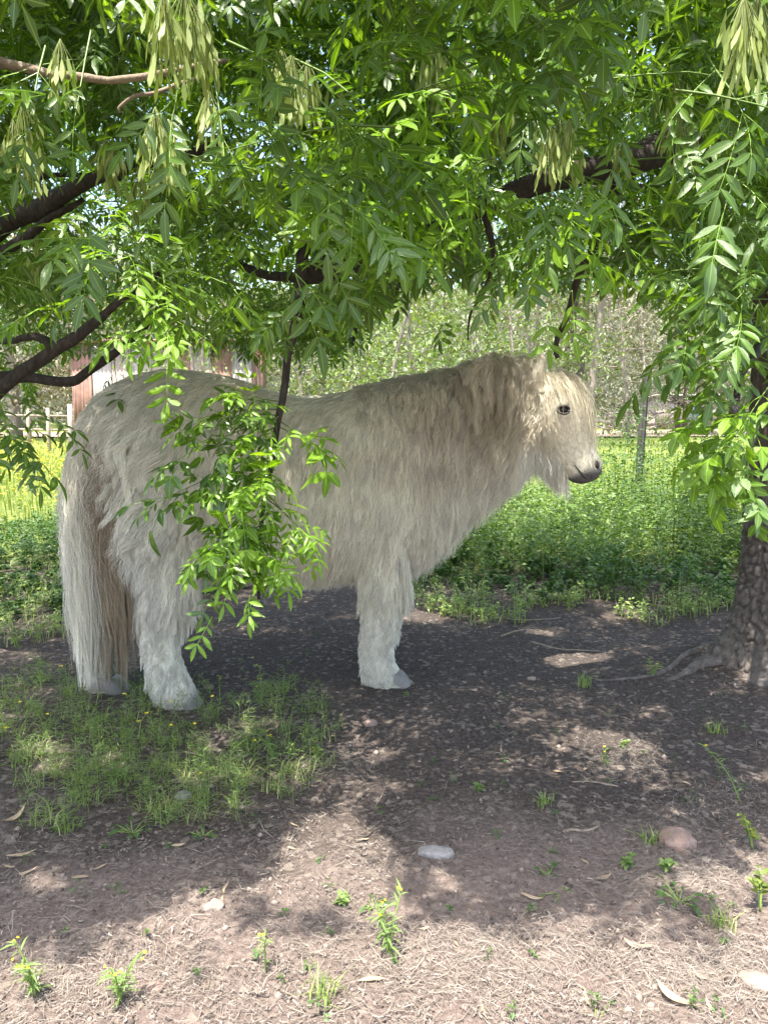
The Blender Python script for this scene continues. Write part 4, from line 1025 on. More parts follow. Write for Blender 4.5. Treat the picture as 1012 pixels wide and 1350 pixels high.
nx_ = unit(np.array([.35, 0, -.93]) - NOSN * (np.array([.35, 0, -.93]) @ NOSN))
V, T = blob(NOS - NOSN * .006, (nx_, NOSN, np.cross(NOSN, nx_)), .017, .009, .010); obj('nostril', mesh_from('nostril', V, T), M['lip'], pony)  # dark plug stands in for the shade inside the nostril
M['hoof'] = plain('hoof_horn', (.19, .17, .15), .45, 0, .3, 14)
for px, py, Y in [(243, 917, 2.455), (149, 918, 2.58), (519, 905, 2.59), (502, 881, 2.86)]:
    c = P(px, py, Y); c[2] = 0; st = []
    gz = float(gh(c[0], c[1]))
    for t, r_, sh in ((0, .058, .012), (.35, .055, .006), (.75, .050, -.003), (1, .044, -.010)):
        st.append((np.array([c[0] + sh, c[1], gz - .008 + .050 * t]), np.array([1., 0, -.0]), SIDE, r_ * .93, r_ * .82))
    V, T = ell_loft(st, 28, 3, 2.2); obj('hoof', mesh_from('hoof', V, T), M['hoof'], pony)

# ------------------------------------------------------------------ weeds, grass and litter
def gz(p): return gh(p[:, 0], p[:, 1])
def blades(base, d, h, w, bend, tint, r=rng):
    """thin curved blades, 3 triangles each"""
    n = len(base); side = unit(np.cross(d, np.array([0, 0, 1.0])) + 1e-6) ; side = side * np.cos(r.uniform(-1, 1, n))[:, None] + UP * 0
    lean = d * bend[:, None]
    m1 = base + (UP + lean * .35) * (h * .5)[:, None]; tp = base + (UP * (1 - .25 * bend[:, None]) + lean) * h[:, None]
    V = np.stack([base - side * w[:, None], base + side * w[:, None], m1 - side * (w * .8)[:, None], m1 + side * (w * .8)[:, None], tp], 1).reshape(-1, 3)
    i = np.arange(n)[:, None, None] * 5; T = (np.array([[0, 1, 3], [0, 3, 2], [2, 3, 4]])[None] + i).reshape(-1, 3)
    return V, T, np.repeat(tint, 5)
def rdir(n): a = rng.uniform(0, 6.283, n); return np.stack([np.cos(a), np.sin(a), 0 * a], -1)
def small_leaves(c, x, L, w, tint, fold=.35):
    """little folded leaves (4 triangles) at c along x"""
    n = len(c); up = unit(UP + rng.normal(0, .45, (n, 3))); y = unit(np.cross(up, x)); z = np.cross(x, y)
    L_ = L[:, None]; w_ = (w * .5)[:, None]
    V = np.stack([c, c + x * L_ * .45 - y * w_ + z * w_ * fold, c + x * L_ * .45 - z * L_ * .04, c + x * L_ * .45 + y * w_ + z * w_ * fold, c + x * L_ - z * L_ * .2], 1).reshape(-1, 3)
    T = (np.array([[0, 2, 1], [0, 3, 2], [1, 2, 4], [2, 3, 4]])[None] + np.arange(n)[:, None, None] * 5).reshape(-1, 3)
    return V, T, np.repeat(tint, 5), np.tile([0, 1, 0, 1, 0], n)
def plants(mb, base, h, nleaf, L, w, spread=.35, tint=.5, tvar=.25, lean=.25, stemmb=None, stem_w=.0022, up=.25, start=.12):
    """many leafy stems at once: base (n,3), h (n,)"""
    n = len(base); ax = unit(UP + rdir(n) * rng.uniform(0, lean, n)[:, None])
    k = np.repeat(np.arange(n), nleaf); t = rng.uniform(start, 1, len(k)) ** .8
    bend = rdir(n)[k] * (t ** 2 * .12)[:, None] * h[k][:, None]
    c = base[k] + ax[k] * (t * h[k])[:, None] + bend
    o = rdir(len(k)); c = c + o * (rng.random(len(k)) * spread * h[k] * (1.05 - t))[:, None]
    x = unit(o + UP * rng.normal(up, .35, len(k))[:, None])
    Ls = rng.uniform(.6, 1.25, len(k)) * np.broadcast_to(L, (n,))[k]
    tt = np.clip(np.broadcast_to(tint, (n,))[k] + rng.normal(0, tvar, len(k)), 0, 1)
    V, T, ti, mi = small_leaves(c, x, Ls, Ls * w, tt); mb.add(V, T, tint=ti, mid=mi)
    sm_ = stemmb or mb
    V, T, ti = blades(base, rdir(n), h, np.full(n, stem_w), np.full(n, .12), np.full(n, .5)); sm_.add(V, T, tint=ti, **({'mid': np.ones(len(V))}))
def ground_pts(n, pxr, pyr, cond=None):
    out = []
    while sum(map(len, out)) < n:
        px = rng.uniform(*pxr, n * 2); py = rng.uniform(*pyr, n * 2)
        if cond is not None: k = cond(px, py); px, py = px[k], py[k]
        q = np.array([G(a, b) for a, b in zip(px[:n], py[:n])])
        if len(q): out.append(q)
    q = np.concatenate(out)[:n]; q[:, 2] = gz(q); return q
def world_pts(n, xr, yr, cond=None):
    out = []; c = 0
    while c < n:
        q = np.stack([rng.uniform(*xr, n * 2), rng.uniform(*yr, n * 2), np.zeros(n * 2)], -1)
        if cond is not None: q = q[cond(q)]
        out.append(q); c += len(q)
    q = np.concatenate(out)[:n]; q[:, 2] = gz(q); return q

# leafy undergrowth behind the pony: taller to the right, thinning out on the bare soil
def ug(q):
    x, y = q[:, 0], q[:, 1]; e = .35 * fbm(q[:, :2] * 1.7, 3, 400)
    return (y > np.interp(x, [-3, -1.2, -.2, .1, .6, 1.3, 2.2, 3.5], [3.5, 3.6, 4.3, 4.0, 3.75, 3.75, 3.9, 3.6]) + e)
q = world_pts(2600, (-3.6, 4.4), (3.3, 6.6), ug)
hh = (.10 + .40 * np.clip(.5 + 1.9 * fbm(q[:, :2] * 1.6, 3, 410), 0, 1.5)) * np.interp(q[:, 0], [-3, -1, 0, .8, 1.6, 3], [.38, .42, .7, .95, 1.3, 1.35]) * np.interp(q[:, 1], [3.4, 4.2, 5, 6.6], [.30, .75, 1.1, 1.0]) * rng.uniform(.6, 1.2, len(q))
mb = MB(); plants(mb, q, hh, 46, .030, .55, .45, .45 + .25 * fbm(q[:, :2] * 1.5, 2, 420), .2)
tag(obj('undergrowth', mb.mesh('undergrowth'), M['weed']), kind='stuff')
q = world_pts(800, (-.2, 3.8), (4.2, 6.6), ug); mb = MB()
plants(mb, q, rng.uniform(.2, .55, len(q)), 34, .034, .5, .4, .5, .25)
tag(obj('pale_undergrowth', mb.mesh('undergrowth'), M['weed_pale']), kind='stuff')
# sunny meadow, flowering yellow on the left
q = world_pts(16000, (-9, 8), (5.6, 17)); n = len(q)
hb = rng.uniform(.10, .34, n) * np.interp(q[:, 0], [-4, -2, 1, 5], [1.4, 1.3, .9, .8]) * np.interp(q[:, 1], [5.6, 8, 17], [1, 1, .75])
mb = MB(); V, T, ti = blades(q, rdir(n), hb, rng.uniform(.003, .008, n), rng.uniform(.1, .7, n), np.clip(rng.normal(.5, .25, n), 0, 1)); mb.add(V, T, tint=ti, mid=np.ones(len(V)))
q2 = world_pts(1500, (-7, 7), (5.8, 12)); plants(mb, q2, rng.uniform(.15, .42, len(q2)) * np.interp(q2[:, 0], [-3, 1, 3], [1.2, .85, .8]), 18, .035, .5, .4, .55, .25)
tag(obj('meadow_grass', mb.mesh('meadow'), M['meadow']), kind='stuff')
q = world_pts(5200, (-9, -.8), (5.9, 15)); q[:, 2] += rng.uniform(.2, .5, len(q)); n = len(q); mb = MB()
for k in range(3):
    V, T, ti, mi = small_leaves(q, unit(rdir(n) + UP * .4), np.full(n, .019), np.full(n, .017), rng.uniform(.2, .8, n)); mb.add(V, T, tint=ti, mid=mi)
tag(obj('yellow_meadow_flowers', mb.mesh('flowers'), M['flower']), kind='stuff')
# distant paddock grass
q = world_pts(9000, (-30, 30), (16, 42)); n = len(q); mb = MB()
V, T, ti = blades(q, rdir(n), rng.uniform(.1, .25, n), rng.uniform(.01, .03, n), rng.uniform(.2, .8, n), np.clip(rng.normal(.55, .25, n), 0, 1)); mb.add(V, T, tint=ti, mid=np.ones(len(V)))
k = (q[:, 1] > 29) & (q[:, 1] < 43)
tag(obj('far_grass', mb.mesh('far_grass'), M['meadow']), kind='stuff') if not k.all() else None

# grass and fine-leaved weeds round the hind hooves
def gp(px, py):
    e = 90 * fbm(np.stack([px / 70., py / 32.], -1), 3, 430) - 60 * rng.random(len(px)) ** 3
    return (py > 905 - .0 * px + e * .4) & (py < np.interp(px, [-60, 0, 120, 250, 380, 440, 480], [1035, 1045, 1070, 1085, 1070, 1020, 975]) + e) & (px < 450 + e)
q = ground_pts(760, (-80, 500), (890, 1110), gp); n = len(q); mb = MB()
cl = q[rng.integers(0, n, 90)]; near = np.argmin(((q[:, None, :2] - cl[None, :, :2]) ** 2).sum(2), 1); q[:, :2] += (cl[near][:, :2] - q[:, :2]) * .5 ; q[:, 2] = gz(q)
for rep in range(3):
    V, T, ti = blades(q + rdir(n) * .008, rdir(n), rng.uniform(.02, .075, n) * (.5 + .8 * rng.random(90)[near]), rng.uniform(.0007, .0014, n), rng.uniform(.7, 2.8, n), np.clip(rng.normal(.55, .3, n), 0, 1)); mb.add(V, T, tint=ti, mid=np.ones(len(V)))
tag(obj('grass', mb.mesh('grass'), M['grass']), kind='stuff')
q = ground_pts(380, (-80, 500), (885, 1100), gp); mb = MB()
plants(mb, q, rng.uniform(.03, .13, len(q)), 26, .020, .09, .25, .6, .25, .35, None, .0013, .5, .1)
tag(obj('fine_leaved_weeds', mb.mesh('fine_weeds'), M['weed_pale']), kind='stuff')
q = ground_pts(16, (-20, 360), (900, 1080), gp); q[:, 2] += rng.uniform(.05, .15, len(q)); n = len(q); mb = MB()
for k in range(4):
    V, T, ti, mi = small_leaves(q, unit(rdir(n) + UP * .5), np.full(n, .008), np.full(n, .007), rng.uniform(.2, .8, n)); mb.add(V, T, tint=ti, mid=mi)
tag(obj('small_yellow_flowers', mb.mesh('flowers'), M['flower']), kind='stuff')
# thin grass at the edge of the bare soil on the left and among the far weeds
q = ground_pts(1500, (-60, 640), (735, 850), lambda a, b: (b < np.interp(a, [-60, 90, 240, 420, 640], [900, 850, 775, 760, 800]) + 25 * fbm(np.stack([a / 60., b / 25.], -1), 2, 440)))
n = len(q); mb = MB(); V, T, ti = blades(q, rdir(n), rng.uniform(.03, .12, n), rng.uniform(.0012, .003, n), rng.uniform(.3, 1.3, n), rng.uniform(0, 1, n)); mb.add(V, T, tint=ti, mid=np.ones(len(V)))
plants(mb, q[:260], rng.uniform(.03, .12, 260), 16, .022, .5, .5, .4, .2)
q = ground_pts(700, (540, 1020), (790, 850), lambda a, b: b < 812 + 28 * fbm(np.stack([a / 60., b / 25.], -1), 2, 450)); n = len(q)
V, T, ti = blades(q, rdir(n), rng.uniform(.03, .10, n), rng.uniform(.0012, .003, n), rng.uniform(.3, 1.3, n), rng.uniform(0, 1, n)); mb.add(V, T, tint=ti, mid=np.ones(len(V)))
plants(mb, q[:200], rng.uniform(.03, .10, 200), 16, .02, .5, .5, .4, .2)
tag(obj('sparse_grass', mb.mesh('sparse_grass'), M['grass']), kind='stuff')
# scattered tiny weeds in the bare soil
q = ground_pts(95, (-40, 1050), (830, 1350)); mb = MB(); plants(mb, q, rng.uniform(.008, .035, len(q)), 9, .011, .45, .5, .5, .25, .4, None, .0008)
tag(obj('tiny_weeds', mb.mesh('tiny_weeds'), M['weed']), kind='stuff')

# straw, chips and crumbs lying on the soil
def litter(n, cond, L, w, seed):
    q = cond(n); n = len(q); a = rng.uniform(0, 6.283, n); d = np.stack([np.cos(a), np.sin(a), rng.normal(0, .09, n)], -1); s = np.stack([-np.sin(a), np.cos(a), 0 * a], -1)
    ln = rng.uniform(*L, n)[:, None]; ww = (rng.uniform(*w, n) * .5)[:, None]; cur = rng.normal(0, .18, n)[:, None]; z = np.abs(rng.normal(0, .004, n))[:, None] + .0015
    P0 = q + UP * z; Vs = []
    for t, wv in ((-.5, .6), (0, 1), (.5, .5)):
        c = P0 + d * ln * t + s * ln * cur * (t * t * 4); c = c.copy(); c[:, 2] = gz(c) + z[:, 0] + d[:, 2] * ln[:, 0] * t + .002
        Vs += [c - s * ww * wv, c + s * ww * wv + UP * ww * .5]
    V = np.stack(Vs, 1).reshape(-1, 3); T = (np.array([[0, 1, 3], [0, 3, 2], [2, 3, 5], [2, 5, 4]])[None] + np.arange(n)[:, None, None] * 6).reshape(-1, 3)
    return V, T, np.repeat(np.clip(rng.normal(seed, .28, n), 0, 1), 6)
mb = MB()
for n, pr, L, w, t in [(8000, (815, 1360), (.005, .024), (.0006, .0018), .2), (7000, (1060, 1370), (.004, .022), (.0004, .0012), .38), (420, (800, 1350), (.04, .09), (.0006, .0013), .5), (2600, (1050, 1370), (.004, .012), (.0014, .0036), .28)]:
    V, T, ti = litter(n, lambda k: ground_pts(k, (-90, 1100), pr, lambda a, b: vnoise(np.stack([a / 60., b / 26.], -1), 9) + .6 * rng.random(len(a)) > -.1), L, w, t); mb.add(V, T, tint=ti, mid=np.ones(len(V)))
# matted pale straw in a few drifts
for px, py, sx, sy, n in [(820, 1000, 60, 25, 500), (900, 1150, 110, 40, 1100), (930, 1290, 110, 50, 1100), (640, 1290, 160, 60, 900), (100, 1300, 120, 50, 600), (600, 1250, 200, 30, 600), (440, 1010, 60, 20, 300), (780, 845, 100, 16, 500), (640, 830, 80, 14, 300), (350, 810, 120, 14, 200), (950, 1050, 60, 25, 300)]:
    def dr(k):
        a, b = rng.normal(px, sx * .6, k), rng.normal(py, sy * .6, k); qq = np.array([G(u, min(v, 1380)) for u, v in zip(a, np.maximum(b, 780))]); qq[:, 2] = gz(qq); return qq
    V, T, ti = litter(n, dr, (.008, .05), (.0004, .0010), .62); mb.add(V, T, tint=ti, mid=np.ones(len(V)))
tag(obj('straw_litter', mb.mesh('straw_litter'), M['straw']), kind='stuff')
# crumbs of soil
q = ground_pts(9000, (-90, 1100), (830, 1370)); n = len(q); s = rng.gamma(1.6, .0016, n).clip(.0012, .011)
O = np.array([[1, 0, 0], [-1, 0, 0], [0, 1, 0], [0, -1, 0], [0, 0, .8], [0, 0, -.5]], float); OT = np.array([[0, 2, 4], [2, 1, 4], [1, 3, 4], [3, 0, 4], [2, 0, 5], [1, 2, 5], [3, 1, 5], [0, 3, 5]])
V = (q[:, None] + O[None] * s[:, None, None] * rng.uniform(.6, 1.3, (n, 6, 1))).reshape(-1, 3); T = (OT[None] + np.arange(n)[:, None, None] * 6).reshape(-1, 3)
M['crumb'] = leaf_material('soil_crumb', (.05, .042, .038), (.13, .105, .09), (.30, .24, .20), .02, .95, False, spec=.1)
tag(obj('soil_crumbs', mesh_from('crumbs', V, T, {'tint': np.repeat(rng.uniform(0, .9, n), 6), 'mid': np.ones(len(V))}, False), M['crumb']), kind='stuff')

# ------------------------------------------------------------------ single weeds
def root_at(px, py):
    q = G(px, py); q[2] = float(gh(q[0], q[1])) - .003; return q
def weed(px, py, h, kind, label, group=None, name='weed', lean=(0, 0)):
    """h in metres; parts: stem, leaf (each), flower_head"""
    b = root_at(px, py); t = empty(name, b); tag(t, label, 'weed', group); r = rng
    mat = {'mustard': 'weed_pale', 'broad': 'weed', 'tuft': 'grass', 'bright': 'meadow', 'stalk': 'weed_pale', 'wilt': 'weed'}[kind]
    if kind == 'bright' and h < .06: mat = 'weed_pale'
    def leafm(c, x, L, w, n=4):
        st = np.linspace(0, 1, n + 2)[1:-1]; V = [c]; x = unit(x); y = unit(np.cross(UP + r.normal(0, .3, 3), x)); z = np.cross(x, y); dr = r.uniform(.1, .5); tt = []
        for s in st:
            wd = w * L * math.sin(math.pi * (s ** .8)) * .5 * r.uniform(.85, 1.15); mid = c + x * L * s - UP * dr * L * s * s
            V += [mid - y * wd + z * wd * .35, mid, mid + y * wd + z * wd * .35]
        V.append(c + x * L - UP * dr * L); T = [[0, 2, 1], [0, 3, 2]]
        for k in range(n - 1): a = 1 + 3 * k; T += [[a, a + 1, a + 4], [a, a + 4, a + 3], [a + 1, a + 2, a + 5], [a + 1, a + 5, a + 4]]
        a = 1 + 3 * (n - 1); e = len(V) - 1; T += [[a, a + 1, e], [a + 1, a + 2, e]]
        V = np.array(V); mi = np.ones(len(V)); mi[[0, e] + [2 + 3 * k for k in range(n)]] = 0
        return mesh_from('leaf', V, T, {'tint': np.full(len(V), r.uniform(.15, .9)), 'mid': mi})
    if kind in ('mustard', 'stalk', 'bright'):
        ns = {'mustard': 3, 'stalk': 1, 'bright': 3}[kind]
        for s in range(ns):
            d = np.array([lean[0], lean[1], 0]) + (rdir(1)[0] * .35 if ns > 1 else 0); hh = h * (1 if s == 0 else r.uniform(.5, .9))
            pts = spline(np.array([[0, 0, 0], d * hh * .4 + UP * hh * .55, d * hh + UP * hh * .98]), 8)
            V, T = tube(pts, np.linspace(.0016, .0007, 8) * (1 + h), 5); obj('stem', mesh_from('stem', V, T, {'tint': np.full(len(V), .5), 'mid': np.ones(len(V))}), M['green_stem'], t)
            nl = {'mustard': 20, 'stalk': 22, 'bright': 9}[kind]
            for k in range(nl):
                u = r.uniform(.12, 1) if kind != 'bright' else r.uniform(.35, 1); i = min(6, int(u * 7)); c = pts[i] + (pts[i + 1] - pts[i]) * (u * 7 - i)
                L = {'mustard': r.uniform(.022, .045), 'stalk': r.uniform(.015, .035), 'bright': r.uniform(.018, .032)}[kind] * (.6 + h * 2.2)
                obj('leaf', leafm(c, rdir(1)[0] + UP * r.uniform(.1, .9), L, {'mustard': .13, 'stalk': .12, 'bright': .55}[kind], 3), M[mat], t)
            if kind != 'bright':
                for k in range(2):
                    c = pts[-1] + r.normal(0, .005, 3); V, T, ti, mi = small_leaves(np.repeat(c[None], 4, 0), unit(rdir(4) + UP * .5), np.full(4, .0045), np.full(4, .004), np.full(4, .5))
                    obj('flower', mesh_from('flower', V, T, {'tint': ti, 'mid': mi}), M['flower'], t)
    elif kind in ('broad', 'wilt'):
        for k in range(11):
            a = rdir(1)[0]; up = r.uniform(.15, .9) if kind == 'broad' else r.uniform(-.05, .25); L = h * r.uniform(.5, 1.1)
            pts = spline(np.array([[0, 0, 0], (a * .5 + UP * up * .6) * L * .5, (a + UP * up) * L * .7]), 5); V, T = tube(pts, .0012, 4)
            obj('stem', mesh_from('stem', V, T, {'tint': np.full(len(V), .5), 'mid': np.ones(len(V))}), M['green_stem'], t)
            obj('leaf', leafm(pts[-1], a + UP * (up - .5), L * .55, .55 if kind == 'broad' else .28), M[mat], t)
    else:
        n = 38; q = rdir(n) * (rng.random(n) * .03)[:, None]; 
        for k in range(n):
            V, T, ti = blades(q[k:k + 1], rdir(1), np.array([h * r.uniform(.5, 1.1)]), np.array([.0016]), np.array([r.uniform(.2, 1.2)]), np.array([r.uniform(0, 1)]))
            obj('blade', mesh_from('blade', V, T, {'tint': ti, 'mid': np.ones(len(V))}), M[mat], t)
    return t
weed(512, 1262, .115, 'mustard', 'feathery yellow green weed standing alone on the shade edge, centre front')
weed(48, 1322, .10, 'mustard', 'bushy yellow green weed at the lower left edge of the dusty ground')
weed(158, 1335, .09, 'mustard', 'spindly weed with a yellow flower right of the bushy lower left weed')
weed(350, 1290, .07, 'stalk', 'thin upright reddish sprig on the sunny dust in front')
weed(425, 1322, .055, 'tuft', 'short pale grass tuft on the sunny dust, bottom centre')
weed(895, 1192, .05, 'broad', 'low broad leaved weed in straw below the brown stone')
weed(827, 1140, .035, 'bright', 'tiny bright sprig left of the brown stone')
weed(880, 1150, .04, 'bright', 'small bright sprig just below the brown stone')
weed(992, 1120, .085, 'bright', 'sunlit bright green weed at the right edge above the straw')
weed(1002, 1205, .09, 'bright', 'leafy sunlit weed lowest at the right edge')
weed(978, 1060, .15, 'stalk', 'tall leaning stalk with thin leaves and yellow tip by the tree foot', lean=(-.62, .12))
weed(716, 1060, .04, 'tuft', 'flattened green grass tuft on dark soil, right of centre')
weed(822, 985, .03, 'bright', 'little sunlit seedling in the straw patch before the tree')
weed(797, 1008, .05, 'stalk', 'small sprig in the sunlit straw patch left of the seedling')
weed(345, 935, .13, 'mustard', 'tall wispy weed standing right of the pony\'s hind hoof')
weed(290, 925, .10, 'stalk', 'slender weed close beside the near hind hoof')
weed(360, 1000, .08, 'mustard', 'sunlit yellow green weed at the right of the grass patch')
weed(420, 1000, .06, 'mustard', 'low grey green weed at the end of the grass patch')
weed(175, 1098, .055, 'broad', 'grey green broad leaved weed at the front of the grass patch')
weed(268, 1100, .045, 'broad', 'small cut leaved weed in front of the grass patch')
weed(90, 1095, .04, 'tuft', 'small grass tuft on soil before the left of the grass patch')
weed(222, 1085, .06, 'wilt', 'wilted heap of pulled leaves in front of the grass patch')
weed(350, 1085, .05, 'wilt', 'flat wilted greens right of the wilted heap')
weed(950, 1232, .05, 'tuft', 'brownish green grass tuft in the shade spot on the right')
weed(858, 1108, .045, 'tuft', 'dark grass tuft against the left side of the brown stone')
weed(722, 1152, .03, 'broad', 'small round leaved weed between the two stones')
weed(738, 1178, .045, 'wilt', 'wilted dark green leaves lying at the shade edge')
weed(630, 1042, .025, 'bright', 'tiny seedling alone on the dark soil in the middle')
weed(492, 1200, .03, 'broad', 'small dark weed in the shade left of the feathery weed')
weed(452, 1195, .025, 'bright', 'tiny pale weed on the sunny dust left of the feathery weed')
weed(785, 1350, .06, 'wilt', 'bright green strap leaved clump at the bottom edge')
weed(540, 918, .04, 'wilt', 'dark green droppings of chewed leaves beside the fore hoof', name='weed')
weed(860, 895, .06, 'mustard', 'thin green sprigs along the exposed root')
weed(770, 905, .07, 'tuft', 'loose green grass wisps at the tip of the exposed root')
weed(945, 965, .05, 'tuft', 'small grass tuft at the foot of the trunk')

# ------------------------------------------------------------------ stones, dry leaves, sticks
def stone(px, py, rx, ry, rz, mat, label, rotz=0, sink=.35):
    b = root_at(px, py); s = ell_loft([(np.array([rx * math.cos(t), 0, 0]), UP, SIDE, max(1e-4, rz * math.sin(t) ** .8), max(1e-4, ry * math.sin(t) ** .8)) for t in np.linspace(.06, 3.08, 14)], 28, 2, 3.2)
    V, T = s; V = V * (1 + .20 * vnoise(V / max(rx, ry) * 1.1 + px, 500) + .20 * fbm(V / max(rx, ry) * 2.2 + px, 3, 510))[:, None]; V[:, 2] += rz * (1 - 2 * sink)
    V = V @ rot_axis((0, 0, 1), rotz).T
    o = obj('stone', mesh_from('stone', V, T), M[mat]); o.location = b; tag(o, label, 'stone'); return o
stone(892, 1108, .046, .034, .024, 'brownstone', 'rounded brown stone half sunk in the soil on the right', .1)
stone(572, 1128, .038, .019, .010, 'greystone', 'flat pale grey stone lying on the dark soil in the middle', -.15, .2)
stone(283, 1207, .019, .014, .011, 'tanstone', 'small tan pebble on the sunny dust in front', .3)
stone(998, 1306, .031, .022, .008, 'tanstone', 'flat tan stone at the lower right corner', -.6, .2)
stone(241, 1047, .022, .014, .008, 'greystone', 'pale grey pebble in the grass patch', .2, .2)
stone(488, 958, .022, .016, .012, 'brownstone', 'dark clod beside the grass patch end', .5)
stone(275, 903, .02, .014, .010, 'brownstone', 'dark clod between the hooves', .2)
stone(200, 1315, .022, .012, .007, 'brownstone', 'reddish chip in the dust at the lower left', .1, .2)
stone(700, 895, .016, .012, .008, 'tanstone', 'small pale pebble in the shade behind the straw', .1)
def dry_leaf(px, py, L, w, ang, label, group=None, mat='dryleaf', curl=.3):
    b = root_at(px, py); b[2] += .006; n = 9; V = []; mi = []
    for k in range(n):
        s = k / (n - 1); wd = w * math.sin(math.pi * min(.985, max(.015, s)) ** .85) * .5; x = (s - .5) * L; yb = .12 * L * math.sin(s * 3.1 + px); z = curl * L * (s - .4) ** 2
        for j, q in enumerate((-1, 0, 1)): V.append([x, yb + q * wd, z + abs(q) * wd * .4]); mi.append(abs(q))
    T = []
    for k in range(n - 1): a = 3 * k; T += [[a, a + 1, a + 4], [a, a + 4, a + 3], [a + 1, a + 2, a + 5], [a + 1, a + 5, a + 4]]
    o = obj('dry_leaf', mesh_from('dry_leaf', np.array(V), T, {'tint': np.full(len(V), rng.uniform(.2, .9)), 'mid': np.array(mi)}), M[mat]); o.location = b; o.rotation_euler = (rng.normal(0, .15), rng.normal(0, .15), ang)
    tag(o, label, 'dry leaf', group)
dry_leaf(15, 1085, .07, .018, 1.2, 'curled tan leaf at the left edge beside the grass patch', curl=1.2)
dry_leaf(28, 1130, .06, .012, .5, 'long tan leaf left, below the curled one')
dry_leaf(35, 1155, .05, .010, .2, 'narrow tan leaf in the small sunny spot on the left')
dry_leaf(106, 1165, .035, .010, .0, 'short pale leaf lying right of the left sunny spot')
dry_leaf(235, 1118, .03, .010, .5, 'small folded brown leaf on the dark soil in front of the weeds')
dry_leaf(480, 1110, .022, .009, .6, 'tiny pale leaf on the sunny streak in the middle')
dry_leaf(490, 1298, .05, .012, -.2, 'long yellow tan leaf in the front centre dust')
dry_leaf(795, 1155, .045, .012, .5, 'tan folded leaf in straw left of the brown stone')
dry_leaf(840, 1255, .05, .014, -.6, 'tan leaf leaning up in the shade spot on the right', curl=1.)
dry_leaf(890, 1325, .07, .02, -.9, 'large curled dry leaf at the bottom right', curl=.8)
dry_leaf(735, 1020, .035, .010, -.8, 'brown leaf lying left of the sunlit straw patch')
dry_leaf(770, 1015, .03, .012, 1.3, 'reddish folded leaf beside the sunlit straw patch')
dry_leaf(935, 955, .03, .014, .2, 'rust red leaf at the foot of the trunk')
dry_leaf(905, 1035, .03, .010, -1., 'pale leaf on the dark soil right of the straw patch')
dry_leaf(700, 1185, .045, .010, 0, 'narrow green tan leaf at the shade edge', mat='dryleaf')
G1 = 'small dry leaves scattered on the soil'
for k in range(34):
    a, b = rng.uniform(0, 1010), rng.uniform(860, 1345)
    if b < 1090 and a < 440: continue
    dry_leaf(a, b, rng.uniform(.015, .04), rng.uniform(.005, .009), rng.uniform(0, 6.28), 'small dry leaf or bark flake lying on the soil', G1)
def stick(pts, r, label, group=None, mat='bark_pale', pix_pts=True):
    q = np.array([root_at(*p[:2]) + np.array([0, 0, r * .9 + (p[2] if len(p) > 2 else 0)]) for p in pts]); b = q[0].copy()
    q = spline(q, 14); q[1:-1] += .004 * np.stack([fbm(q[1:-1] * 30, 2, 600 + k) for k in range(3)], -1)
    V, T = tube(q - b, np.linspace(r, r * .45, 14), 6, .15); o = obj('stick', mesh_from('stick', V, T), M[mat]); o.location = b; tag(o, label, 'stick', group)
stick([(660, 840), (690, 833), (720, 836)], .005, 'pale bent stick behind the front leg on the shaded soil')
stick([(700, 850), (740, 858), (790, 860)], .005, 'long grey stick lying across the shade behind the bare soil')
stick([(860, 800), (900, 806), (955, 803)], .006, 'pale stick near the trunk at the edge of the weeds')
stick([(640, 815), (700, 820), (760, 812)], .004, 'thin pale stick along the edge of the undergrowth')
stick([(815, 1035), (760, 1030), (690, 1036)], .0025, 'thin straw stem lying left of the sunlit straw patch')
stick([(745, 1092), (780, 1090), (800, 1083)], .004, 'pale twig left of the brown stone')
stick([(240, 845), (290, 842), (330, 848)], .004, 'pale twig on the soil under the belly')
stick([(440, 855), (455, 860), (475, 861)], .003, 'short twig behind the fore hoof')
stick([(470, 1115), (500, 1090), (540, 1078)], .003, 'dark thin twig across the sunny streak', mat='bark_dark')
stick([(655, 915), (668, 905), (680, 902)], .003, 'short forked twig on the dark soil')
stick([(280, 1330), (320, 1318), (355, 1322)], .003, 'brown twig in the dust, bottom left of centre', mat='bark_dark')
stick([(420, 1345), (440, 1336), (470, 1340)], .003, 'dark twig at the bottom edge', mat='bark_dark')

# ------------------------------------------------------------------ fences, shed, trees beyond
def post(px, py_base_Y, h, r, mat, label, group=None, name='fence_post'):
    x = (px - CX) / FPX * py_base_Y; z = float(gh(x, py_base_Y)); t = empty(name, (x, py_base_Y, z)); tag(t, label, 'fence post', group)
    V, T = tube([[0, 0, -.1], [.004, 0, h * .5], [.012, 0, h]], [r, r * .97, r * .9], 9, .08, 2.); obj('shaft', mesh_from('shaft', V, T), M[mat], t); return t
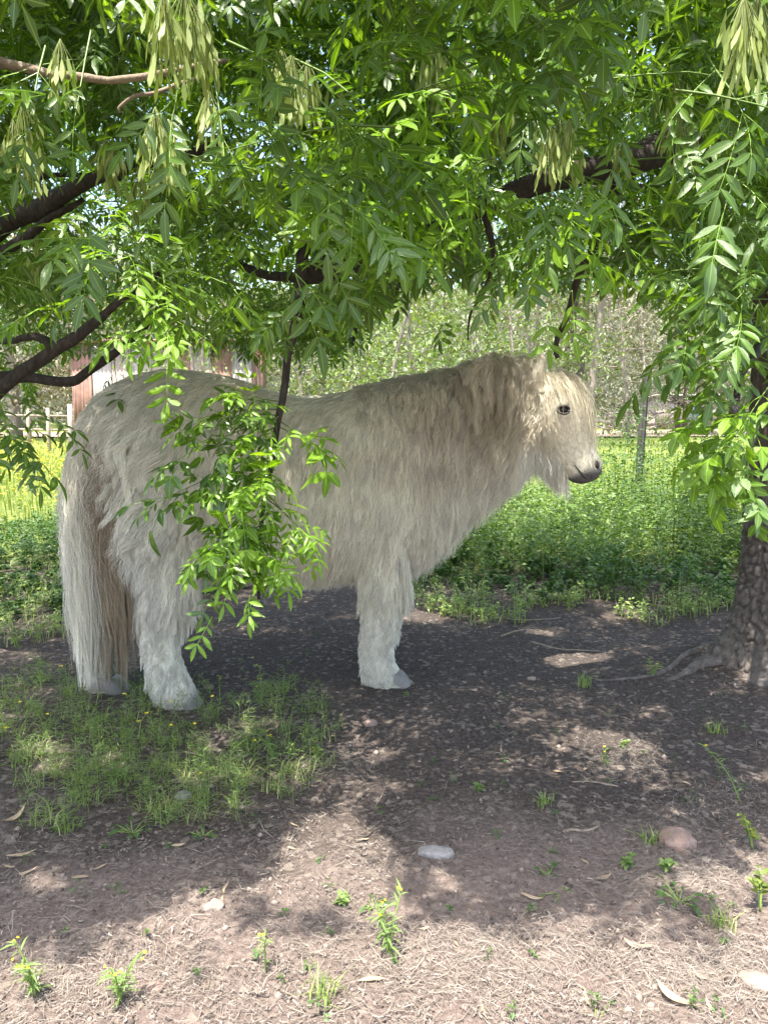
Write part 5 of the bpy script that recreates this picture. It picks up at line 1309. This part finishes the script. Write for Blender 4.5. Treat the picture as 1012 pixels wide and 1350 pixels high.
# steel star picket at the right
x = (843 - CX) / FPX * 9.6; z = float(gh(x, 9.6)); t = empty('fence_post', (x, 9.6, z)); tag(t, 'dark steel star picket standing in the weeds behind the pony\'s nose', 'fence post')
for k in range(3):
    a = k * 2.094 + .5; d = np.array([math.cos(a), math.sin(a), 0]); n_ = np.array([-d[1], d[0], 0]); w = .052; th = .009; tilt = np.array([.035, 0, 1.46])
    Vb = np.array([d * s_ * w + n_ * u * th + tp * tilt for tp in (-.05, 1) for s_, u in ((.08, -1), (1, -1), (1, 1), (.08, 1))])
    obj('fin', mesh_from('fin', Vb, quads([[0, 1, 5, 4], [1, 2, 6, 5], [2, 3, 7, 6], [3, 0, 4, 7], [4, 5, 6, 7]]), smooth=False), M['picket'], t)
for px, Y, h, r, lb in [(95, 17, 1.15, .06, 'reddish timber post left of the pony\'s rump'), (66, 19, 1.1, .05, 'dark timber post second left of the rump'), (118, 21, 1.2, .045, 'thin pale post nearest the rump'), (40, 22, 1.1, .05, 'grey post behind the hanging leaves on the left')]:
    post(px, Y, h, r, 'wood', lb, 'posts of the far left fence')
def rail_fence(x0, x1, Y, h, npost, label):
    t = empty('rail_fence', ((x0 + x1) / 2, Y, 0)); tag(t, label, 'fence'); c = (x0 + x1) / 2
    for k in range(npost):
        X = x0 + (x1 - x0) * k / (npost - 1); z = float(gh(X, Y)); V, T = tube([[X - c, 0, z - .1], [X - c, 0, z + h]], .05, 8, .06); obj('post', mesh_from('post', V, T), M['wood'], t)
    for zz in (h * .45, h * .88):
        V, T = tube([[x0 - c, -.06, zz + float(gh(x0, Y))], [0, -.06, zz + float(gh(c, Y))], [x1 - c, -.06, zz + float(gh(x1, Y))]], .035, 8, .06); obj('rail', mesh_from('rail', V, T), M['wood'], t)
rail_fence(10.2, 15.5, 35.0, 1.1, 6, 'low rail fence beyond the sunny track on the right')
rail_fence(-17, -9.5, 24.0, 1.0, 6, 'pale rail fence behind the yellow meadow on the left')
def shed(cx, Y, w, dpt, h, rf, npan, label, wall=('rust', 'palesheet'), door=False):
    z = float(gh(cx, Y)) - .05; t = empty('shed', (cx, Y, z)); tag(t, label, 'shed')
    pw = w / npan
    for k in range(npan):
        x0 = -w / 2 + k * pw; nn_ = 13; xs = np.linspace(x0 + .01, x0 + pw - .01, nn_); yy = -.02 * np.cos((xs - x0) / pw * 6.28 * 5) + .012 * (k % 2)
        V = np.concatenate([np.stack([xs, yy, 0 * xs], -1), np.stack([xs, yy, 0 * xs + h], -1), np.stack([xs, yy + .03, 0 * xs + h], -1), np.stack([xs, yy + .03, 0 * xs], -1)]); i = np.arange(nn_ - 1)
        Q = np.concatenate([np.stack([i + a * nn_, i + 1 + a * nn_, i + 1 + ((a + 1) % 4) * nn_, i + ((a + 1) % 4) * nn_], -1) for a in range(4)])
        o = obj('wall_panel', mesh_from('wall_panel', V, quads(Q)), M[wall[(k * 7 + k // 3) % len(wall)]], t)
    for sx in (-1, 1):
        V = np.array([[sx * w / 2 + a, b + .035, c] for a in (-.03, .03) for b, c in ((0, 0), (dpt, 0), (dpt, h * .9), (0, h))]); obj('side_wall', mesh_from('side_wall', V, quads([[0, 1, 2, 3], [7, 6, 5, 4], [0, 3, 7, 4], [1, 5, 6, 2], [3, 2, 6, 7]]), smooth=False), M[wall[0]], t)
    V = np.array([[a * (w / 2 + .2), b, c + d] for d in (0, .06) for a, b, c in ((-1, -.25, h + .06), (1, -.25, h + .06), (1, dpt + .2, h * .9 + .06), (-1, dpt + .2, h * .9 + .06))]); obj('roof', mesh_from('roof', V, quads([[3, 2, 1, 0], [4, 5, 6, 7], [0, 1, 5, 4], [1, 2, 6, 5], [2, 3, 7, 6], [3, 0, 4, 7]]), smooth=False), M[rf], t)
    if door:
        V = np.array([[a * .45 + .3, b, c] for b in (-.09, -.04) for a, c in ((-1, .05), (1, .05), (1, h * .85), (-1, h * .85))]); obj('door', mesh_from('door', V, quads([[0, 1, 2, 3], [0, 4, 5, 1], [1, 5, 6, 2], [2, 6, 7, 3], [3, 7, 4, 0]]), smooth=False), M['darkbox'], t)
shed(-6.4, 22.5, 5.2, 2.5, 3.0, 'rust', 9, 'old shed of rusty and pale iron sheets behind the pony\'s rump', ('rust', 'palesheet', 'wood'))
shed(17.2, 44.0, 3.4, 3, 1.9, 'roofsheet', 5, 'small distant shed with a pale grey roof at the right', ('wood', 'palesheet'), True)
def bg_tree(px, Y, H, r, leafmat, bark, label, n=2600, ls=.12, crown=(1.6, .45), lean=0., seed=0, low=.25, stems=1):
    rr = np.random.default_rng(900 + seed); x = (px - CX) / FPX * Y; z = float(gh(x, Y)); t = empty('tree', (x, Y, z - .1)); tag(t, label, 'tree', 'trees beyond the paddock')
    tips = []
    for s in range(stems):
        ox = rr.normal(0, .35) * (stems > 1); ln = lean + rr.normal(0, .06)
        p = spline(np.array([[ox, 0, 0], [ox + ln * H * .3, rr.normal(0, .1), H * .35], [ox + ln * H * .8 + rr.normal(0, .2), rr.normal(0, .3), H * .75], [ox + ln * H, 0, H]]), 14)
        V, T = tube(p, np.linspace(r, r * .2, 14) / stems ** .4, 10, .08, 1.); obj('trunk', mesh_from('trunk', V, T), M[bark], t)
        for k in range(9):
            i = int(rr.uniform(low, .95) * 13); a = rr.uniform(0, 6.28); L = crown[0] * rr.uniform(.5, 1.1)
            e = p[i] + np.array([math.cos(a) * L, math.sin(a) * L, L * rr.uniform(.1, .8)]); q = spline(np.array([p[i], (p[i] + e) / 2 + rr.normal(0, .12 * L, 3), e]), 8)
            V, T = tube(q, np.linspace(r * .32, r * .06, 8), 5, 0, 0, False); obj('branch', mesh_from('branch', V, T), M[bark], t); tips += [q[4], q[6], q[7]]
    tips = np.array(tips); c = tips[rr.integers(0, len(tips), n // 12)] + rr.normal(0, 1, (n // 12, 3)) * crown[0] * np.array([.33, .33, .28])
    c = c[c[:, 2] > H * low * .55]
    q = np.repeat(c, 12, 0) + rr.normal(0, crown[0] * .13, (len(c) * 12, 3)); m_ = len(q)
    a = rr.uniform(0, 6.28, m_); dx = unit(np.stack([np.cos(a), np.sin(a), rr.normal(-.5, .5, m_)], -1)); LL = ls * rr.uniform(.6, 1.4, m_)
    V, T, ti, mi = small_leaves(q, dx, LL, LL * crown[1], np.clip(np.repeat(rr.normal(.5, .25, len(c)), 12) + rr.normal(0, .12, m_), 0, 1))
    tag(obj('crown', mesh_from('crown', V, T, {'tint': ti, 'mid': mi}), M[leafmat], t), kind='stuff')
BG = [(548, 15, 5.5, .07, 'greengum', 'gumbark', 'slim pale stemmed young tree with bright leaves above the pony\'s back', 5200, .10, 1.3, 0, 2),
      (640, 17, 6, .07, 'greengum', 'gumbark', 'bright leafy young tree above the pony\'s withers', 5600, .10, 1.5, .03, 2),
      (480, 19, 6, .08, 'greengum', 'gumbark', 'bright bushy tree glimpsed left of the withers', 4800, .11, 1.6, 0, 2),
      (690, 22, 7, .09, 'greengum', 'gumbark', 'leafy tree just left of the pony\'s ears', 5200, .12, 1.7, .02, 2),
      (741, 24, 8, .17, 'gum', 'darkgum', 'dark trunked gum nearest the pony\'s poll', 3600, .13, 1.8, .02, 1),
      (757, 26, 8, .19, 'gum', 'darkgum', 'middle dark trunked gum behind the pony\'s forehead', 3200, .13, 1.8, 0, 1),
      (768, 23, 8, .17, 'gum', 'gumbark', 'leaning pale trunked gum right of the two dark ones', 3600, .13, 1.9, .08, 1),
      (830, 30, 7, .10, 'gum', 'gumbark', 'thin grey leaved tree above the star picket', 5200, .14, 2.2, -.04, 3),
      (890, 33, 8, .16, 'gum', 'darkgum', 'grey leaved gum right of the star picket', 5200, .14, 2.4, .03, 2),
      (960, 34, 8, .2, 'gum', 'darkgum', 'reddish trunked gum beside the distant shed', 4600, .14, 2.4, 0, 1),
      (25, 27, 8, .22, 'drytree', 'gumbark', 'pale dry gum at the far left', 4800, .14, 2.4, .03, 1),
      (110, 25, 6.5, .12, 'drytree', 'gumbark', 'dry straw coloured tree left of the pony\'s rump', 5600, .12, 2.0, 0, 2),
      (160, 29, 7, .15, 'drytree', 'darkgum', 'dry tree behind the rusty shed', 4600, .13, 2.2, 0, 1),
      (300, 20, 6, .08, 'greengum', 'gumbark', 'bright tree seen through leaves above the pony\'s back', 5000, .11, 1.8, 0, 2),
      (395, 24, 7, .1, 'greengum', 'gumbark', 'bright tree behind the hanging branch', 4600, .12, 1.9, 0, 2),
      (-60, 24, 8, .2, 'gum', 'gumbark', 'gum tree at the far left edge', 4200, .14, 2.2, 0, 1),
      (1060, 30, 9, .2, 'gum', 'darkgum', 'gum tree behind the ash trunk at the right edge', 4200, .14, 2.4, 0, 1)]
for k, (px, Y, H, r, lm, bk, lb, n, ls, cr, ln, st) in enumerate(BG): bg_tree(px, Y, H, r, lm, bk, lb, n, ls, (cr, .42), ln, k, .5 if k in (4, 5, 6) else .16, st)
# the wood behind: bare twigs and leaves in one mass
q = np.stack([rng.uniform(-70, 75, 60000), rng.uniform(46, 64, 60000), rng.random(60000) * 17], -1)
q = q[q[:, 2] < 12.5 + 5 * fbm(q[:, :2] * .12, 3, 800)]; n = len(q); a = rng.uniform(0, 6.28, n); dx = unit(np.stack([np.cos(a), np.sin(a), rng.normal(0, .7, n)], -1)); LL = rng.uniform(.3, .9, n)
V, T, ti, mi = small_leaves(q, dx, LL, LL * .5, np.clip(.5 + .4 * fbm(q * .4, 2, 810) + rng.normal(0, .15, n), 0, 1)); mb = MB(); mb.add(V, T, tint=ti, mid=mi)
tag(obj('distant_woods', mb.mesh('woods'), M['gum']), kind='stuff')
# fallen pale branches under the gums
for k, (px, Y, lb) in enumerate([(815, 33, 'tangle of fallen pale branches left of the star picket'), (870, 34, 'fallen bare branches right of the star picket')]):
    x = (px - CX) / FPX * Y; t = empty('fallen_branch', (x, Y, float(gh(x, Y)))); tag(t, lb, 'fallen branch')
    for j in range(16):
        a = rng.uniform(-.3, 3.4); L = rng.uniform(.8, 2.4); p0 = np.array([rng.normal(0, .7), rng.normal(0, .5), rng.uniform(.05, .5)])
        q = spline(np.array([p0, p0 + np.array([math.cos(a) * L * .5, rng.normal(0, .2), abs(math.sin(a)) * L * .4 + .1]), p0 + np.array([math.cos(a) * L, rng.normal(0, .3), abs(math.sin(a)) * L * .6])]), 8)
        V, T = tube(q, np.linspace(.05, .012, 8), 5, .1); obj('limb', mesh_from('limb', V, T), M['gumbark'], t)
